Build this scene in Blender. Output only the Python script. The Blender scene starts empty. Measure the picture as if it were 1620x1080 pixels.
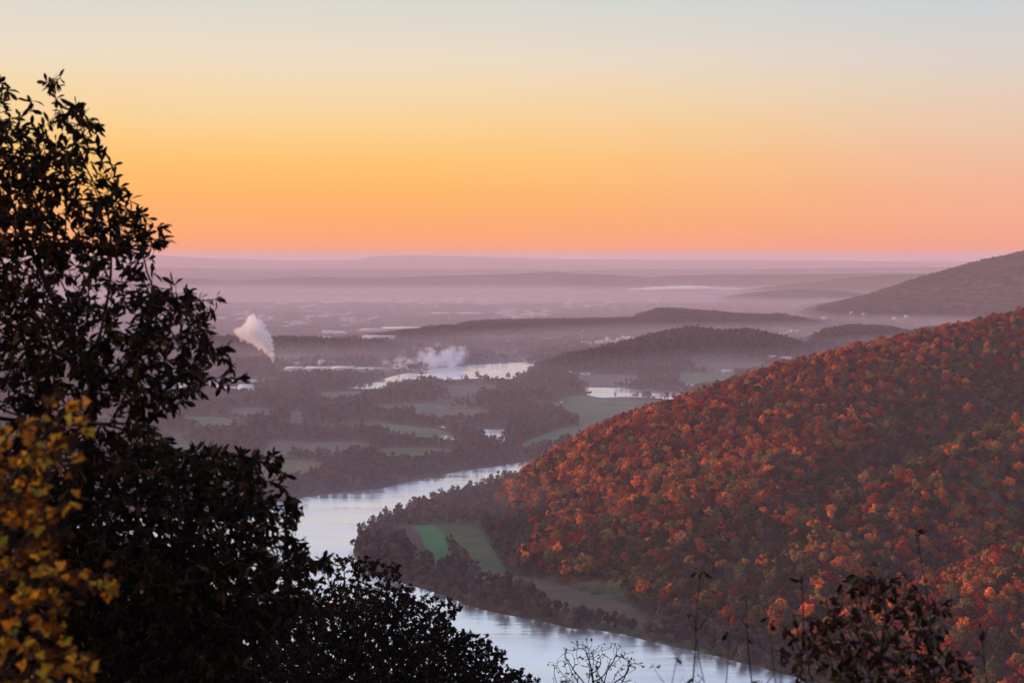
import bpy, math, random
import numpy as np
from mathutils import Vector, Matrix

R = math.radians
rng = np.random.default_rng(7)
random.seed(7)
scene = bpy.context.scene
COL = scene.collection

# ------------------------------------------------------------------ camera
CAM_Z = 330.0
FPX = 2250.0                      # focal length in photo pixels (1620 wide) = 50 mm
PITCH = math.atan((540 - 404) / FPX)
cam_d = bpy.data.cameras.new('camera')
cam = bpy.data.objects.new('camera', cam_d)
COL.objects.link(cam)
cam_d.lens = 50.0
cam_d.sensor_width = 36.0
cam_d.clip_start = 0.05
cam_d.clip_end = 200000.0
cam.location = (0, 0, CAM_Z)
cam.rotation_euler = (math.pi / 2 - PITCH, 0, 0)
cam_d.dof.use_dof = True
cam_d.dof.focus_distance = 900.0
cam_d.dof.aperture_fstop = 4.0
scene.camera = cam

# ------------------------------------------------------------------ exposure and sampling
scene.view_settings.view_transform = 'Standard'
scene.view_settings.look = 'None'
scene.view_settings.exposure = 0.0
scene.view_settings.gamma = 1.0
scene.render.engine = 'CYCLES'
cy = scene.cycles
cy.use_denoising = True
cy.max_bounces = 18
cy.diffuse_bounces = 2
cy.glossy_bounces = 2
cy.transmission_bounces = 2
cy.volume_bounces = 16
cy.transparent_max_bounces = 8
cy.use_adaptive_sampling = False
cy.volume_max_steps = 256
scene.render.use_persistent_data = False

# ------------------------------------------------------------------ sky and sun
SUN_AZ = R(-80)                  # clockwise from the view direction (+Y); negative is left
SUN_EL = R(5.5)


def lin(c):
    c = np.asarray(c, float) / 255.0
    return tuple(np.where(c <= 0.04045, c / 12.92, ((c + 0.055) / 1.055) ** 2.4))


def make_world():
    w = bpy.data.worlds.new('World')
    scene.world = w
    w.use_nodes = True
    nt = w.node_tree
    nt.nodes.clear()
    N = nt.nodes.new
    L = nt.links.new
    out = N('ShaderNodeOutputWorld')
    tc = N('ShaderNodeTexCoord')
    nrm = N('ShaderNodeVectorMath'); nrm.operation = 'NORMALIZE'
    L(tc.outputs['Generated'], nrm.inputs[0])
    sep = N('ShaderNodeSeparateXYZ')
    L(nrm.outputs[0], sep.inputs[0])
    asin = N('ShaderNodeMath'); asin.operation = 'ARCSINE'
    L(sep.outputs['Z'], asin.inputs[0])
    # faint unevenness of the high thin cirrus
    nz = N('ShaderNodeTexNoise'); nz.inputs['Scale'].default_value = 3.0
    nz.inputs['Detail'].default_value = 3
    mp = N('ShaderNodeMapping'); mp.inputs['Scale'].default_value = (1, 1, 9)
    L(nrm.outputs[0], mp.inputs[0]); L(mp.outputs[0], nz.inputs[0])
    wob = N('ShaderNodeMath'); wob.operation = 'MULTIPLY_ADD'
    wob.inputs[1].default_value = R(0.9); wob.inputs[2].default_value = R(-0.45)
    L(nz.outputs['Fac'], wob.inputs[0])
    add = N('ShaderNodeMath'); add.operation = 'ADD'
    L(asin.outputs[0], add.inputs[0]); L(wob.outputs[0], add.inputs[1])
    mr = N('ShaderNodeMapRange')
    mr.inputs['From Min'].default_value = R(-5)
    mr.inputs['From Max'].default_value = R(40)
    L(add.outputs[0], mr.inputs['Value'])

    def ramp(stops):
        r = N('ShaderNodeValToRGB')
        r.color_ramp.interpolation = 'EASE' if False else 'LINEAR'
        e = r.color_ramp.elements
        pts = [((d + 5) / 45.0, c) for d, c in stops]
        e[0].position = pts[0][0]; e[0].color = (*lin(pts[0][1]), 1)
        e[1].position = pts[-1][0]; e[1].color = (*lin(pts[-1][1]), 1)
        for p, c in pts[1:-1]:
            q = e.new(p); q.color = (*lin(c), 1)
        L(mr.outputs[0], r.inputs[0])
        return r

    left = ramp([(-5, (226, 150, 120)), (0.0, (248, 160, 126)), (0.8, (255, 168, 112)), (2.4, (255, 181, 104)),
                 (3.7, (255, 194, 112)), (5.0, (251, 207, 142)), (6.4, (245, 215, 171)), (7.8, (237, 219, 195)),
                 (10.2, (213, 215, 209)), (14, (205, 216, 228)), (24, (196, 208, 232)), (40, (166, 184, 224))])
    right = ramp([(-5, (220, 148, 130)), (0.0, (243, 160, 136)), (0.8, (246, 167, 138)), (2.4, (243, 178, 148)),
                  (3.7, (239, 188, 160)), (5.0, (234, 198, 173)), (6.4, (227, 206, 188)), (7.8, (218, 208, 203)),
                  (10.2, (199, 208, 214)), (14, (200, 213, 230)), (24, (196, 208, 232)), (40, (166, 184, 224))])
    back = ramp([(-5, (170, 140, 150)), (0.0, (200, 165, 170)), (2.4, (225, 180, 180)), (5.0, (230, 190, 195)), (10.2, (215, 195, 210)),
                 (20, (184, 188, 222)), (40, (166, 184, 224))])
    # azimuth factors: 1 toward the glow (left of centre), 0 to the right
    glow = (math.sin(R(-15)), math.cos(R(-15)), 0)
    dt = N('ShaderNodeVectorMath'); dt.operation = 'DOT_PRODUCT'; dt.inputs[1].default_value = glow
    L(nrm.outputs[0], dt.inputs[0])
    f1 = N('ShaderNodeMapRange'); f1.interpolation_type = 'SMOOTHSTEP'
    f1.inputs['From Min'].default_value = math.cos(R(36)); f1.inputs['From Max'].default_value = math.cos(R(4))
    L(dt.outputs['Value'], f1.inputs['Value'])
    f2 = N('ShaderNodeMapRange'); f2.interpolation_type = 'SMOOTHSTEP'
    f2.inputs['From Min'].default_value = -0.3; f2.inputs['From Max'].default_value = 0.6
    L(dt.outputs['Value'], f2.inputs['Value'])
    m1 = N('ShaderNodeMix'); m1.data_type = 'RGBA'
    L(f1.outputs[0], m1.inputs['Factor']); L(right.outputs[0], m1.inputs['A']); L(left.outputs[0], m1.inputs['B'])
    m2 = N('ShaderNodeMix'); m2.data_type = 'RGBA'
    L(f2.outputs[0], m2.inputs['Factor']); L(back.outputs[0], m2.inputs['A']); L(m1.outputs['Result'], m2.inputs['B'])
    bg1 = N('ShaderNodeBackground'); bg1.inputs['Strength'].default_value = 1.0
    L(m2.outputs['Result'], bg1.inputs['Color'])
    sky = N('ShaderNodeTexSky'); sky.sky_type = 'NISHITA'; sky.sun_disc = False
    sky.sun_elevation = SUN_EL; sky.sun_rotation = SUN_AZ
    sky.altitude = 330; sky.air_density = 1.0; sky.dust_density = 2.0
    bg2 = N('ShaderNodeBackground'); bg2.inputs['Strength'].default_value = 0.006
    L(sky.outputs[0], bg2.inputs['Color'])
    ad = N('ShaderNodeAddShader')
    L(bg1.outputs[0], ad.inputs[0]); L(bg2.outputs[0], ad.inputs[1])
    L(ad.outputs[0], out.inputs['Surface'])


make_world()
sun_d = bpy.data.lights.new('sun', 'SUN')
sun_d.energy = 5.0
sun_d.angle = R(5)
sun_d.color = (1.0, 0.50, 0.26)
sun = bpy.data.objects.new('sun', sun_d)
COL.objects.link(sun)
sd = Vector((math.sin(SUN_AZ) * math.cos(SUN_EL), math.cos(SUN_AZ) * math.cos(SUN_EL), math.sin(SUN_EL)))
sun.rotation_euler = sd.to_track_quat('Z', 'Y').to_euler()

# ------------------------------------------------------------------ geometry of the view (used to lay the place out on the ground)
CP, SP = math.cos(PITCH), math.sin(PITCH)


def ray(px, py):
    u = (np.asarray(px, float) - 810) / FPX
    v = (540 - np.asarray(py, float)) / FPX
    return u, CP + v * SP, -SP + v * CP


def at_dist(px, py, d):
    """world point seen at photo pixel (px, py), d metres in front (along +Y)"""
    x, y, z = ray(px, py)
    k = d / y
    return np.stack(np.broadcast_arrays(x * k, y * k, CAM_Z + z * k), -1)


def on_plane(px, py, h=0.0):
    x, y, z = ray(px, py)
    k = (h - CAM_Z) / z
    return np.stack(np.broadcast_arrays(x * k, y * k, h + 0 * k), -1)


def project(P):
    P = np.asarray(P, float)
    x, y, z = P[..., 0], P[..., 1], P[..., 2] - CAM_Z
    f = y * CP - z * SP
    up = y * SP + z * CP
    return 810 + FPX * x / f, 540 - FPX * up / f


def in_poly(x, y, poly):
    x = np.asarray(x); y = np.asarray(y)
    c = np.zeros(x.shape, bool)
    n = len(poly)
    for i in range(n):
        x0, y0 = poly[i][0], poly[i][1]
        x1, y1 = poly[(i + 1) % n][0], poly[(i + 1) % n][1]
        if y0 == y1:
            continue
        m = ((y0 > y) != (y1 > y)) & (x < (x1 - x0) * (y - y0) / (y1 - y0) + x0)
        c ^= m
    return c


# smooth value noise on arrays
_tab = rng.random((256, 256))


def vnoise(x, y):
    xi = np.floor(x).astype(int); yi = np.floor(y).astype(int)
    fx = x - xi; fy = y - yi
    fx = fx * fx * (3 - 2 * fx); fy = fy * fy * (3 - 2 * fy)
    a = _tab[xi % 256, yi % 256]; b = _tab[(xi + 1) % 256, yi % 256]
    c = _tab[xi % 256, (yi + 1) % 256]; d = _tab[(xi + 1) % 256, (yi + 1) % 256]
    return (a * (1 - fx) + b * fx) * (1 - fy) + (c * (1 - fx) + d * fx) * fy


def fbm(x, y, o=4):
    s = 0; a = 0.5; t = 0
    for i in range(o):
        s = s + a * vnoise(x * 2 ** i + 17.3 * i, y * 2 ** i + 5.1 * i); t += a; a *= 0.5
    return s / t


def sstep(a, b, x):
    t = np.clip((x - a) / (b - a), 0, 1)
    return t * t * (3 - 2 * t)


# ------------------------------------------------------------------ helpers for objects
def new_mesh(name, V, F, mats=(), midx=None, smooth=False):
    """V (n,3) array, F (m,k) int array of equal-size faces, or a list of such arrays"""
    V = np.asarray(V, np.float32)
    Fs = [np.asarray(f, np.int32) for f in (F if isinstance(F, list) and isinstance(F[0], np.ndarray) else [F])]
    Fs = [f for f in Fs if len(f)]
    me = bpy.data.meshes.new(name)
    me.vertices.add(len(V)); me.vertices.foreach_set('co', V.ravel())
    loops = np.concatenate([f.ravel() for f in Fs])
    tot = np.concatenate([np.full(len(f), f.shape[1], np.int32) for f in Fs])
    start = np.concatenate([[0], np.cumsum(tot)[:-1]]).astype(np.int32)
    me.loops.add(len(loops)); me.loops.foreach_set('vertex_index', loops)
    me.polygons.add(len(tot)); me.polygons.foreach_set('loop_start', start)
    me.polygons.foreach_set('loop_total', tot)
    for m in mats:
        me.materials.append(m)
    if midx is not None:
        me.polygons.foreach_set('material_index', np.asarray(midx, np.int32))
    if smooth:
        me.polygons.foreach_set('use_smooth', np.ones(len(tot), bool))
    me.update(calc_edges=True)
    return me


def link(name, data, parent=None, loc=(0, 0, 0)):
    o = bpy.data.objects.new(name, data)
    COL.objects.link(o)
    o.location = loc
    if parent is not None:
        o.parent = parent
    return o


def tag(o, label=None, cat=None, group=None, kind=None):
    if label: o['label'] = label
    if cat: o['category'] = cat
    if group: o['group'] = group
    if kind: o['kind'] = kind
    return o


class Mat:
    """small wrapper round a node material"""
    def __init__(s, name):
        s.m = bpy.data.materials.new(name)
        s.m.use_nodes = True
        s.nt = s.m.node_tree
        s.nt.nodes.clear()
        s.out = s.nt.nodes.new('ShaderNodeOutputMaterial')

    def n(s, t, **kw):
        nd = s.nt.nodes.new(t)
        for k, v in kw.items():
            if k.startswith('i_'):
                nd.inputs[k[2:].replace('_', ' ')].default_value = v
            else:
                setattr(nd, k, v)
        return nd

    def l(s, a, b):
        s.nt.links.new(a, b)

    def noise(s, scale, detail=4, coord='Object', mscale=None):
        tc = s.n('ShaderNodeTexCoord')
        nz = s.n('ShaderNodeTexNoise', i_Scale=scale, i_Detail=detail)
        if mscale:
            mp = s.n('ShaderNodeMapping'); mp.inputs['Scale'].default_value = mscale
            s.l(tc.outputs[coord], mp.inputs[0]); s.l(mp.outputs[0], nz.inputs['Vector'])
        else:
            s.l(tc.outputs[coord], nz.inputs['Vector'])
        return nz

    def ramp(s, src, stops):
        r = s.n('ShaderNodeValToRGB')
        e = r.color_ramp.elements
        e[0].position = stops[0][0]; e[0].color = (*stops[0][1], 1)
        e[1].position = stops[-1][0]; e[1].color = (*stops[-1][1], 1)
        for p, c in stops[1:-1]:
            q = e.new(p); q.color = (*c, 1)
        s.l(src, r.inputs[0])
        return r


def mat_simple(name, col, rough=0.8, var=0.25, scale=1.0, metallic=0.0, spec=0.3):
    M = Mat(name)
    nz = M.noise(scale, 4)
    c = np.array(col)
    r = M.ramp(nz.outputs['Fac'], [(0.3, tuple(c * (1 - var))), (0.7, tuple(np.minimum(c * (1 + var), 1)))])
    p = M.n('ShaderNodeBsdfPrincipled', i_Roughness=rough, i_Metallic=metallic)
    p.inputs['Specular IOR Level'].default_value = spec
    M.l(r.outputs[0], p.inputs['Base Color']); M.l(p.outputs[0], M.out.inputs['Surface'])
    return M.m


def mat_foliage_tint(name):
    """crown of a distant tree: colour comes from the tree's own 'tint', varied clump by clump"""
    M = Mat(name)
    at = M.n('ShaderNodeAttribute', attribute_type='INSTANCER', attribute_name='tint')
    nz = M.noise(0.45, 3)
    ml = M.n('ShaderNodeMapRange'); ml.inputs['From Min'].default_value = 0.3; ml.inputs['From Max'].default_value = 0.7
    ml.inputs['To Min'].default_value = 0.72; ml.inputs['To Max'].default_value = 1.3
    M.l(nz.outputs['Fac'], ml.inputs['Value'])
    geo = M.n('ShaderNodeNewGeometry')
    mi = M.n('ShaderNodeMapRange'); mi.inputs['To Min'].default_value = 0.5; mi.inputs['To Max'].default_value = 1.6
    M.l(geo.outputs['Random Per Island'], mi.inputs['Value'])
    mm = M.n('ShaderNodeMath', operation='MULTIPLY')
    M.l(ml.outputs[0], mm.inputs[0]); M.l(mi.outputs[0], mm.inputs[1])
    hs = M.n('ShaderNodeHueSaturation')
    mh = M.n('ShaderNodeMapRange'); mh.inputs['To Min'].default_value = 0.475; mh.inputs['To Max'].default_value = 0.525
    M.l(nz.outputs['Fac'], mh.inputs['Value']); M.l(mh.outputs[0], hs.inputs['Hue'])
    M.l(at.outputs['Vector'], hs.inputs['Color'])
    vm = M.n('ShaderNodeVectorMath', operation='SCALE')
    M.l(hs.outputs[0], vm.inputs[0]); M.l(mm.outputs[0], vm.inputs['Scale'])
    d = M.n('ShaderNodeBsdfDiffuse'); t = M.n('ShaderNodeBsdfTranslucent')
    M.l(vm.outputs[0], d.inputs[0]); M.l(vm.outputs[0], t.inputs[0])
    mx = M.n('ShaderNodeMixShader'); mx.inputs[0].default_value = 0.12
    M.l(d.outputs[0], mx.inputs[1]); M.l(t.outputs[0], mx.inputs[2]); M.l(mx.outputs[0], M.out.inputs['Surface'])
    return M.m


def mat_leaf(name, stops, scale=6.0, trans=0.35, rough=0.55):
    M = Mat(name)
    geo = M.n('ShaderNodeNewGeometry')
    r = M.ramp(geo.outputs['Random Per Island'], stops)
    nz = M.noise(scale, 3)
    ml = M.n('ShaderNodeMapRange'); ml.inputs['To Min'].default_value = 0.55; ml.inputs['To Max'].default_value = 1.45
    M.l(nz.outputs['Fac'], ml.inputs['Value'])
    vm = M.n('ShaderNodeVectorMath', operation='SCALE')
    M.l(r.outputs[0], vm.inputs[0]); M.l(ml.outputs[0], vm.inputs['Scale'])
    p = M.n('ShaderNodeBsdfPrincipled', i_Roughness=rough); p.inputs['Specular IOR Level'].default_value = 0.08
    t = M.n('ShaderNodeBsdfTranslucent')
    M.l(vm.outputs[0], p.inputs['Base Color']); M.l(vm.outputs[0], t.inputs[0])
    mx = M.n('ShaderNodeMixShader'); mx.inputs[0].default_value = trans
    M.l(p.outputs[0], mx.inputs[1]); M.l(t.outputs[0], mx.inputs[2]); M.l(mx.outputs[0], M.out.inputs['Surface'])
    return M.m


MAT_CROWN = mat_foliage_tint('distant_foliage')
MAT_BARK = mat_simple('bark', (0.09, 0.07, 0.06), 0.9, 0.35, 3.0)
MAT_DARKBARK = mat_simple('dark_bark', (0.022, 0.018, 0.016), 0.9, 0.4, 8.0)

# ------------------------------------------------------------------ terrain heights
# near wooded hill: heights through control points
_foot = [(685, 802), (715, 834), (728, 868), (775, 903), (870, 922), (960, 944), (1040, 966), (1100, 990), (1180, 1010),
         (1250, 1034), (1400, 1080), (1500, 1115), (1650, 1170), (1900, 1250)]
_ctrl = [tuple(on_plane(a, b)) for a, b in _foot]
_vis = [(800, 772, 1850), (870, 727, 1890), (920, 699, 1895), (1000, 668, 1900), (1060, 646, 1915), (1110, 628, 1930),
        (1180, 604, 1960), (1300, 570, 2000), (1440, 540, 2040), (1560, 514, 2070), (1620, 500, 2080), (1750, 458, 2120),
        (1900, 430, 2160), (2300, 420, 2300),
        (830, 830, 1660), (900, 850, 1545), (1000, 800, 1580), (1000, 730, 1740), (1100, 880, 1375), (1100, 780, 1570), (1100, 700, 1760),
        (1200, 700, 1740), (1200, 800, 1500), (1300, 640, 1840), (1300, 720, 1660),
        # dark hollow and the spur in front of it
        (1620, 620, 1850), (1500, 690, 1755), (1400, 765, 1648), (1300, 830, 1495), (1210, 905, 1352),
        (1620, 690, 1465), (1500, 742, 1415), (1400, 805, 1358), (1310, 875, 1300), (1240, 940, 1245),
        # second hollow and the nearest spur
        (1620, 830, 1370), (1500, 905, 1280), (1410, 960, 1215),
        (1620, 885, 1190), (1500, 965, 1140), (1420, 1020, 1120),
        (1750, 900, 1180), (1900, 700, 1500), (1900, 1000, 1080), (1900, 560, 1850), (2300, 700, 1500)]
_ctrl += [tuple(at_dist(a, b, c)) for a, b, c in _vis]
for a, b, c in _vis[:14]:
    p = at_dist(a, b, c)
    k = 2420 if a < 900 else 2600
    _ctrl.append((p[0] * k / c, k, 0.0))
    _ctrl.append((p[0] * 3100 / c, 3100, -30.0))
_ctrl += [(-250, 1700, -20), (-300, 2100, -20), (-200, 1400, -20), (0, 1200, -20), (200, 1000, -15), (500, 850, -15), (1000, 800, -10)]
_ctrl = np.array(_ctrl, float)


def _tps(r):
    return np.where(r > 1e-9, r * r * np.log(np.maximum(r, 1e-9)), 0.0)


def _fit_tps(P, smooth=0.02):
    X = P[:, :2] / 1000.0
    n = len(X)
    K = _tps(np.linalg.norm(X[:, None] - X[None], axis=-1)) + smooth * 0.01 * np.eye(n)
    A = np.zeros((n + 3, n + 3)); A[:n, :n] = K
    A[:n, n] = 1; A[:n, n + 1:] = X; A[n, :n] = 1; A[n + 1:, :n] = X.T
    return X, np.linalg.solve(A, np.concatenate([P[:, 2], [0, 0, 0]]))


_TX, _TW = _fit_tps(_ctrl)


def near_hill(x, y):
    sh = x.shape
    x = x.ravel(); y = y.ravel()
    out = np.full(x.shape, -30.0)
    m = (y > 800) & (y < 3200) & (x > -400) & (x < 3500)
    if m.any():
        Q = np.stack([x[m], y[m]], -1) / 1000.0
        r = np.linalg.norm(Q[:, None] - _TX[None], axis=-1)
        z = _tps(r) @ _TW[:-3] + _TW[-3] + Q @ _TW[-2:]
        z = np.minimum(z, 318)
        qx = 810 + FPX * x[m] / y[m]
        z -= np.interp(qx, [700, 880, 920, 1000, 1080, 1160, 1240, 1320, 1400, 1600],
                       [26, 26, 24, 21, 21, 17, 13, 11, 7, 7]) * y[m] / FPX * sstep(1350, 1750, y[m])
        # the nose of the spur drops off toward the river
        crest = np.interp(qx, [700, 720, 745, 768, 800, 830, 870, 920, 1000], [960, 880, 830, 800, 772, 746, 721, 690, 640])
        lim = CAM_Z + (540 - crest - 136) / FPX * y[m] * 1.004 - 13
        z = np.where(qx < 1000, np.minimum(z, lim), z)
        z *= sstep(3500, 2300, x[m]) * sstep(3200, 2900, y[m])
        out[m] = z
    return out.reshape(sh)


# farther hills and ridges: crest pixels, distance, front width, back width, roughness
RIDGES = [
    ([(825, 606), (840, 596), (880, 574), (930, 561), (1000, 546), (1050, 531), (1095, 523), (1140, 530), (1180, 525), (1230, 538),
      (1275, 554), (1320, 575), (1360, 600)], [3850, 3900, 4120, 4280, 4450, 4600, 4700, 4700, 4700, 4700, 4700, 4500, 4400], 400, 600, 6),
    ([(1235, 585), (1270, 552), (1310, 526), (1350, 518), (1400, 520), (1440, 530), (1480, 521), (1520, 518), (1580, 522), (1700, 540)], [4700, 4850, 5250, 5450, 5500, 5500, 5500, 5500, 5500, 5500], 450, 600, 6),
    ([(480, 560), (560, 541), (640, 530), (700, 519), (760, 512), (900, 509), (1000, 507), (1030, 496), (1050, 490), (1100, 493),
      (1180, 501), (1230, 500), (1280, 511), (1340, 522), (1400, 540)], [5000, 5150, 5350, 5650, 5850, 6150, 6350, 6450, 6500, 6500, 6500, 6500, 6500, 6500, 6300], 480, 900, 9),
    ([(150, 546), (250, 542), (420, 539), (520, 542), (600, 546), (700, 566)], 4900, 380, 500, 7),
    ([(1180, 520), (1300, 492), (1380, 469), (1440, 449), (1500, 430), (1560, 414), (1620, 400), (1720, 396), (2000, 396)], 7600, 800, 2500, 10),
    ([(1060, 492), (1100, 482), (1140, 470), (1190, 462), (1250, 457), (1330, 460), (1380, 466), (1500, 480)], 10500, 1100, 1500, 12),
    ([(1150, 462), (1250, 449), (1350, 437), (1450, 432), (1600, 430), (2000, 428)], 12700, 1400, 1500, 12),
    ([(-400, 440), (0, 440), (250, 438), (330, 441), (360, 445), (430, 441), (480, 437), (560, 439), (620, 439), (700, 436), (800, 434), (880, 430),
      (950, 433), (1030, 439), (1060, 436), (1150, 434), (1300, 433), (1420, 432), (1500, 437), (1700, 440), (2000, 440)], 15500, 2600, 2500, 14),
    ([(-800, 424), (0, 424), (250, 423), (400, 427), (600, 426), (900, 427), (1200, 425), (1620, 422), (2400, 424)], 26000, 5000, 4000, 16),
    ([(-800, 409), (0, 405), (250, 404), (330, 408), (450, 412), (560, 411), (590, 405), (660, 404), (760, 406), (900, 410),
      (1100, 411), (1300, 412), (1500, 414), (2400, 412)], 42000, 6000, 6000, 10),
]
_RT = []
for pts, d0, wf, wb, rough in RIDGES:
    dl = d0 if isinstance(d0, list) else [d0] * len(pts)
    P = np.array([at_dist(a, b, d_) for (a, b), d_ in zip(pts, dl)])
    _RT.append((P[:, 0] / P[:, 1], P[:, 2], np.array(dl, float), wf, wb, rough))


def far_relief(x, y):
    z = np.zeros_like(x)
    ys = np.maximum(y, 1.0)
    t = x / ys
    for tt, zz, d0, wf, wb, rough in _RT:
        c = np.minimum(np.interp(t, tt, zz, left=zz[0], right=zz[-1]), 347)
        if d0[0] < 12000:
            e0, e1 = tt[0], tt[-1]
            c = c * sstep(e0 - 0.008, e0 + 0.001, t)
        dd = np.interp(t, tt, d0) + wf * 0.35 * (fbm(x / 900 + 3, y * 0 + d0[0] / 1000., 2) - 0.5)
        s = (y - dd)
        g = np.where(s < 0, np.clip(1 + s / wf, 0, 1), np.clip(1 - s / wb, 0, 1))
        g = g * g * (3 - 2 * g)
        n = (fbm(x / (wf * 0.35), y / (wf * 0.35), 4) - 0.5) * rough * 2
        n2 = (fbm(x / (wf * 0.12) + 9, y / (wf * 0.12), 3) - 0.5) * rough * 0.6
        # spurs and hollows on the flank, none on the crest itself
        fl = g * (1 - g) * 4
        n2 = n2 + (fbm(x / (wf * 0.05) + 19, y / (wf * 0.05), 2) - 0.5) * rough * 0.5
        zr = np.maximum(c, 0) * g * (1 - 0.30 * fl * (fbm(x / (wf * 0.22) + 31, y / (wf * 0.9), 3) - 0.3)) + n2 * g
        z = np.maximum(z, zr + 0 * n)
    return np.where(y > 3500, np.maximum(z - 1.8, 0), 0.0)


def ground(x, y):
    x = np.asarray(x, float); y = np.asarray(y, float)
    z = np.zeros(np.broadcast(x, y).shape)
    z = np.maximum(z, near_hill(x + 0 * y, y + 0 * x))
    z = np.maximum(z, far_relief(x + 0 * y, y + 0 * x))
    # the mountainside under the viewpoint
    n = (fbm(x / 9.0 + 50, y / 9.0, 3) - 0.5) * 1.2 * sstep(2.0, 12.0, np.hypot(x, y))
    e = 328.35 - 0.62 * np.maximum(y - 1.2, 0) + n
    e = np.minimum(e, 330.5)
    z = np.maximum(z, np.where(y < 600, e, -50))
    return z


# ------------------------------------------------------------------ water and fields (outlines in photo pixels laid on the valley floor)
RIVER_NEAR = [(300, 812), (400, 800), (455, 791), (520, 781), (600, 773), (650, 761), (720, 748), (830, 731), (930, 717), (1040, 702),
              (1040, 712), (930, 726), (845, 742), (790, 760), (740, 770), (665, 796), (612, 818), (572, 840), (560, 862),
              (563, 886), (580, 903), (610, 915), (660, 930), (715, 948), (765, 964), (835, 978), (905, 994), (975, 1004),
              (1055, 1020), (1130, 1038), (1230, 1066), (1400, 1105), (1700, 1180), (2100, 1260),
              (1900, 1500), (1000, 1400), (600, 1250), (420, 1100), (340, 960), (250, 870), (100, 850), (-200, 850), (-200, 812)]
RIVER_MID = [(300, 604), (350, 601), (402, 600), (398, 607), (340, 614), (250, 618), (200, 612)]
RIVER_MID2 = [(545, 608), (590, 603), (610, 597), (640, 591), (690, 583), (740, 578), (800, 574.5), (860, 573), (900, 575), (850, 583),
              (822, 597), (760, 597), (690, 600.5), (640, 606), (600, 612), (560, 612)]
PONDS = [
    [(918, 614), (945, 613), (990, 614), (1010, 617), (1040, 617), (1075, 620), (1110, 626), (1080, 631), (1030, 626), (985, 625), (950, 626), (925, 622)],
    [(688, 671), (715, 672), (760, 676), (800, 679), (806, 684), (796, 694), (770, 692), (762, 684), (730, 681), (700, 677)],
    [(1075, 609), (1098, 609), (1099, 613), (1077, 613)],
    [(700, 690), (718, 690), (722, 694), (706, 695)],
]
FIELDS = [   # (outline, kind)
    ([(650, 834), (658, 832), (692, 831), (702, 846), (714, 864), (706, 867), (690, 866), (676, 863), (664, 846)], 'bright'),
    ([(616, 840), (638, 834), (650, 834), (664, 846), (676, 863), (655, 858), (636, 848)], 'plough'),
    ([(692, 831), (722, 830), (752, 832), (768, 851), (790, 872), (812, 896), (800, 902), (776, 894), (762, 884), (740, 872), (714, 864), (702, 846)], 'meadow'),
    ([(735, 914), (760, 909), (795, 907), (850, 915), (900, 925), (960, 934), (1010, 946), (1060, 962), (1030, 972), (980, 963), (930, 954), (880, 946), (820, 934), (770, 925)], 'strip'),
    ([(580, 670), (610, 670), (650, 674), (700, 681), (735, 688), (742, 692), (715, 696), (680, 690), (640, 687), (600, 684), (582, 680)], 'green'),
    ([(590, 642), (640, 640), (700, 641), (706, 646), (650, 648), (596, 647)], 'green'),
    ([(640, 655), (700, 650), (760, 652), (760, 655), (700, 656)], 'dry'),
    ([(285, 660), (330, 659), (370, 664), (395, 671), (370, 676), (330, 674), (290, 668)], 'green'),
    ([(270, 706), (320, 703), (334, 707), (330, 720), (310, 728), (280, 728)], 'green'),
    ([(240, 724), (300, 722), (360, 728), (420, 727), (470, 728), (512, 733), (505, 742), (450, 748), (380, 760), (300, 762), (200, 760)], 'meadow'),
    ([(835, 640), (880, 637), (960, 639), (1060, 636), (1120, 640), (1080, 652), (1000, 660), (960, 664), (925, 668), (908, 655), (870, 648)], 'green'),
    ([(826, 694), (850, 688), (890, 678), (925, 672), (960, 668), (940, 682), (900, 694), (860, 700), (835, 702)], 'green'),
    ([(910, 596), (960, 594), (1010, 596), (1000, 604), (960, 606), (925, 604)], 'dry'),
    ([(1072, 592), (1110, 591), (1160, 592), (1160, 600), (1120, 606), (1084, 605)], 'green'),
    ([(1090, 574), (1150, 570), (1200, 574), (1240, 582), (1200, 586), (1120, 582)], 'dry'),
    ([(455, 652), (480, 653), (478, 660), (460, 658)], 'dry'),
    ([(410, 735), (430, 700), (480, 700), (474, 708)], 'dry'),
    ([(900, 627), (960, 628), (1060, 633), (1040, 636), (960, 636), (905, 633)], 'green'),
]


def wpoly(poly, h=0.0):
    P = on_plane([p[0] for p in poly], [p[1] for p in poly], h)
    return P


def smooth_closed(P, k=6):
    n = len(P)
    out = []
    for i in range(n):
        p0, p1, p2, p3 = P[i - 1], P[i], P[(i + 1) % n], P[(i + 2) % n]
        for j in range(k):
            t = j / k
            out.append(0.5 * ((2 * p1) + (-p0 + p2) * t + (2 * p0 - 5 * p1 + 4 * p2 - p3) * t * t + (-p0 + 3 * p1 - 3 * p2 + p3) * t ** 3))
    return np.array(out)


from mathutils.geometry import tessellate_polygon


def sheet(name, poly, h, mat, wobble=0.0, k=6):
    W = smooth_closed(wpoly(poly), k)
    if wobble:
        W[:, 0] += (fbm(W[:, 0] / 40, W[:, 1] / 40, 3) - 0.5) * wobble
        W[:, 1] += (fbm(W[:, 0] / 40 + 9, W[:, 1] / 40, 3) - 0.5) * wobble * 2
    W[:, 2] = h
    tris = tessellate_polygon([[Vector(p) for p in W]])
    F = np.array(tris, np.int32)
    # make faces point up
    a = W[F[:, 1]] - W[F[:, 0]]; b = W[F[:, 2]] - W[F[:, 0]]
    flip = (a[:, 0] * b[:, 1] - a[:, 1] * b[:, 0]) < 0
    F[flip] = F[flip][:, ::-1]
    o = link(name, new_mesh(name, W, F, [mat]))
    tag(o, kind='structure')
    return o, W[:, :2]


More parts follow.
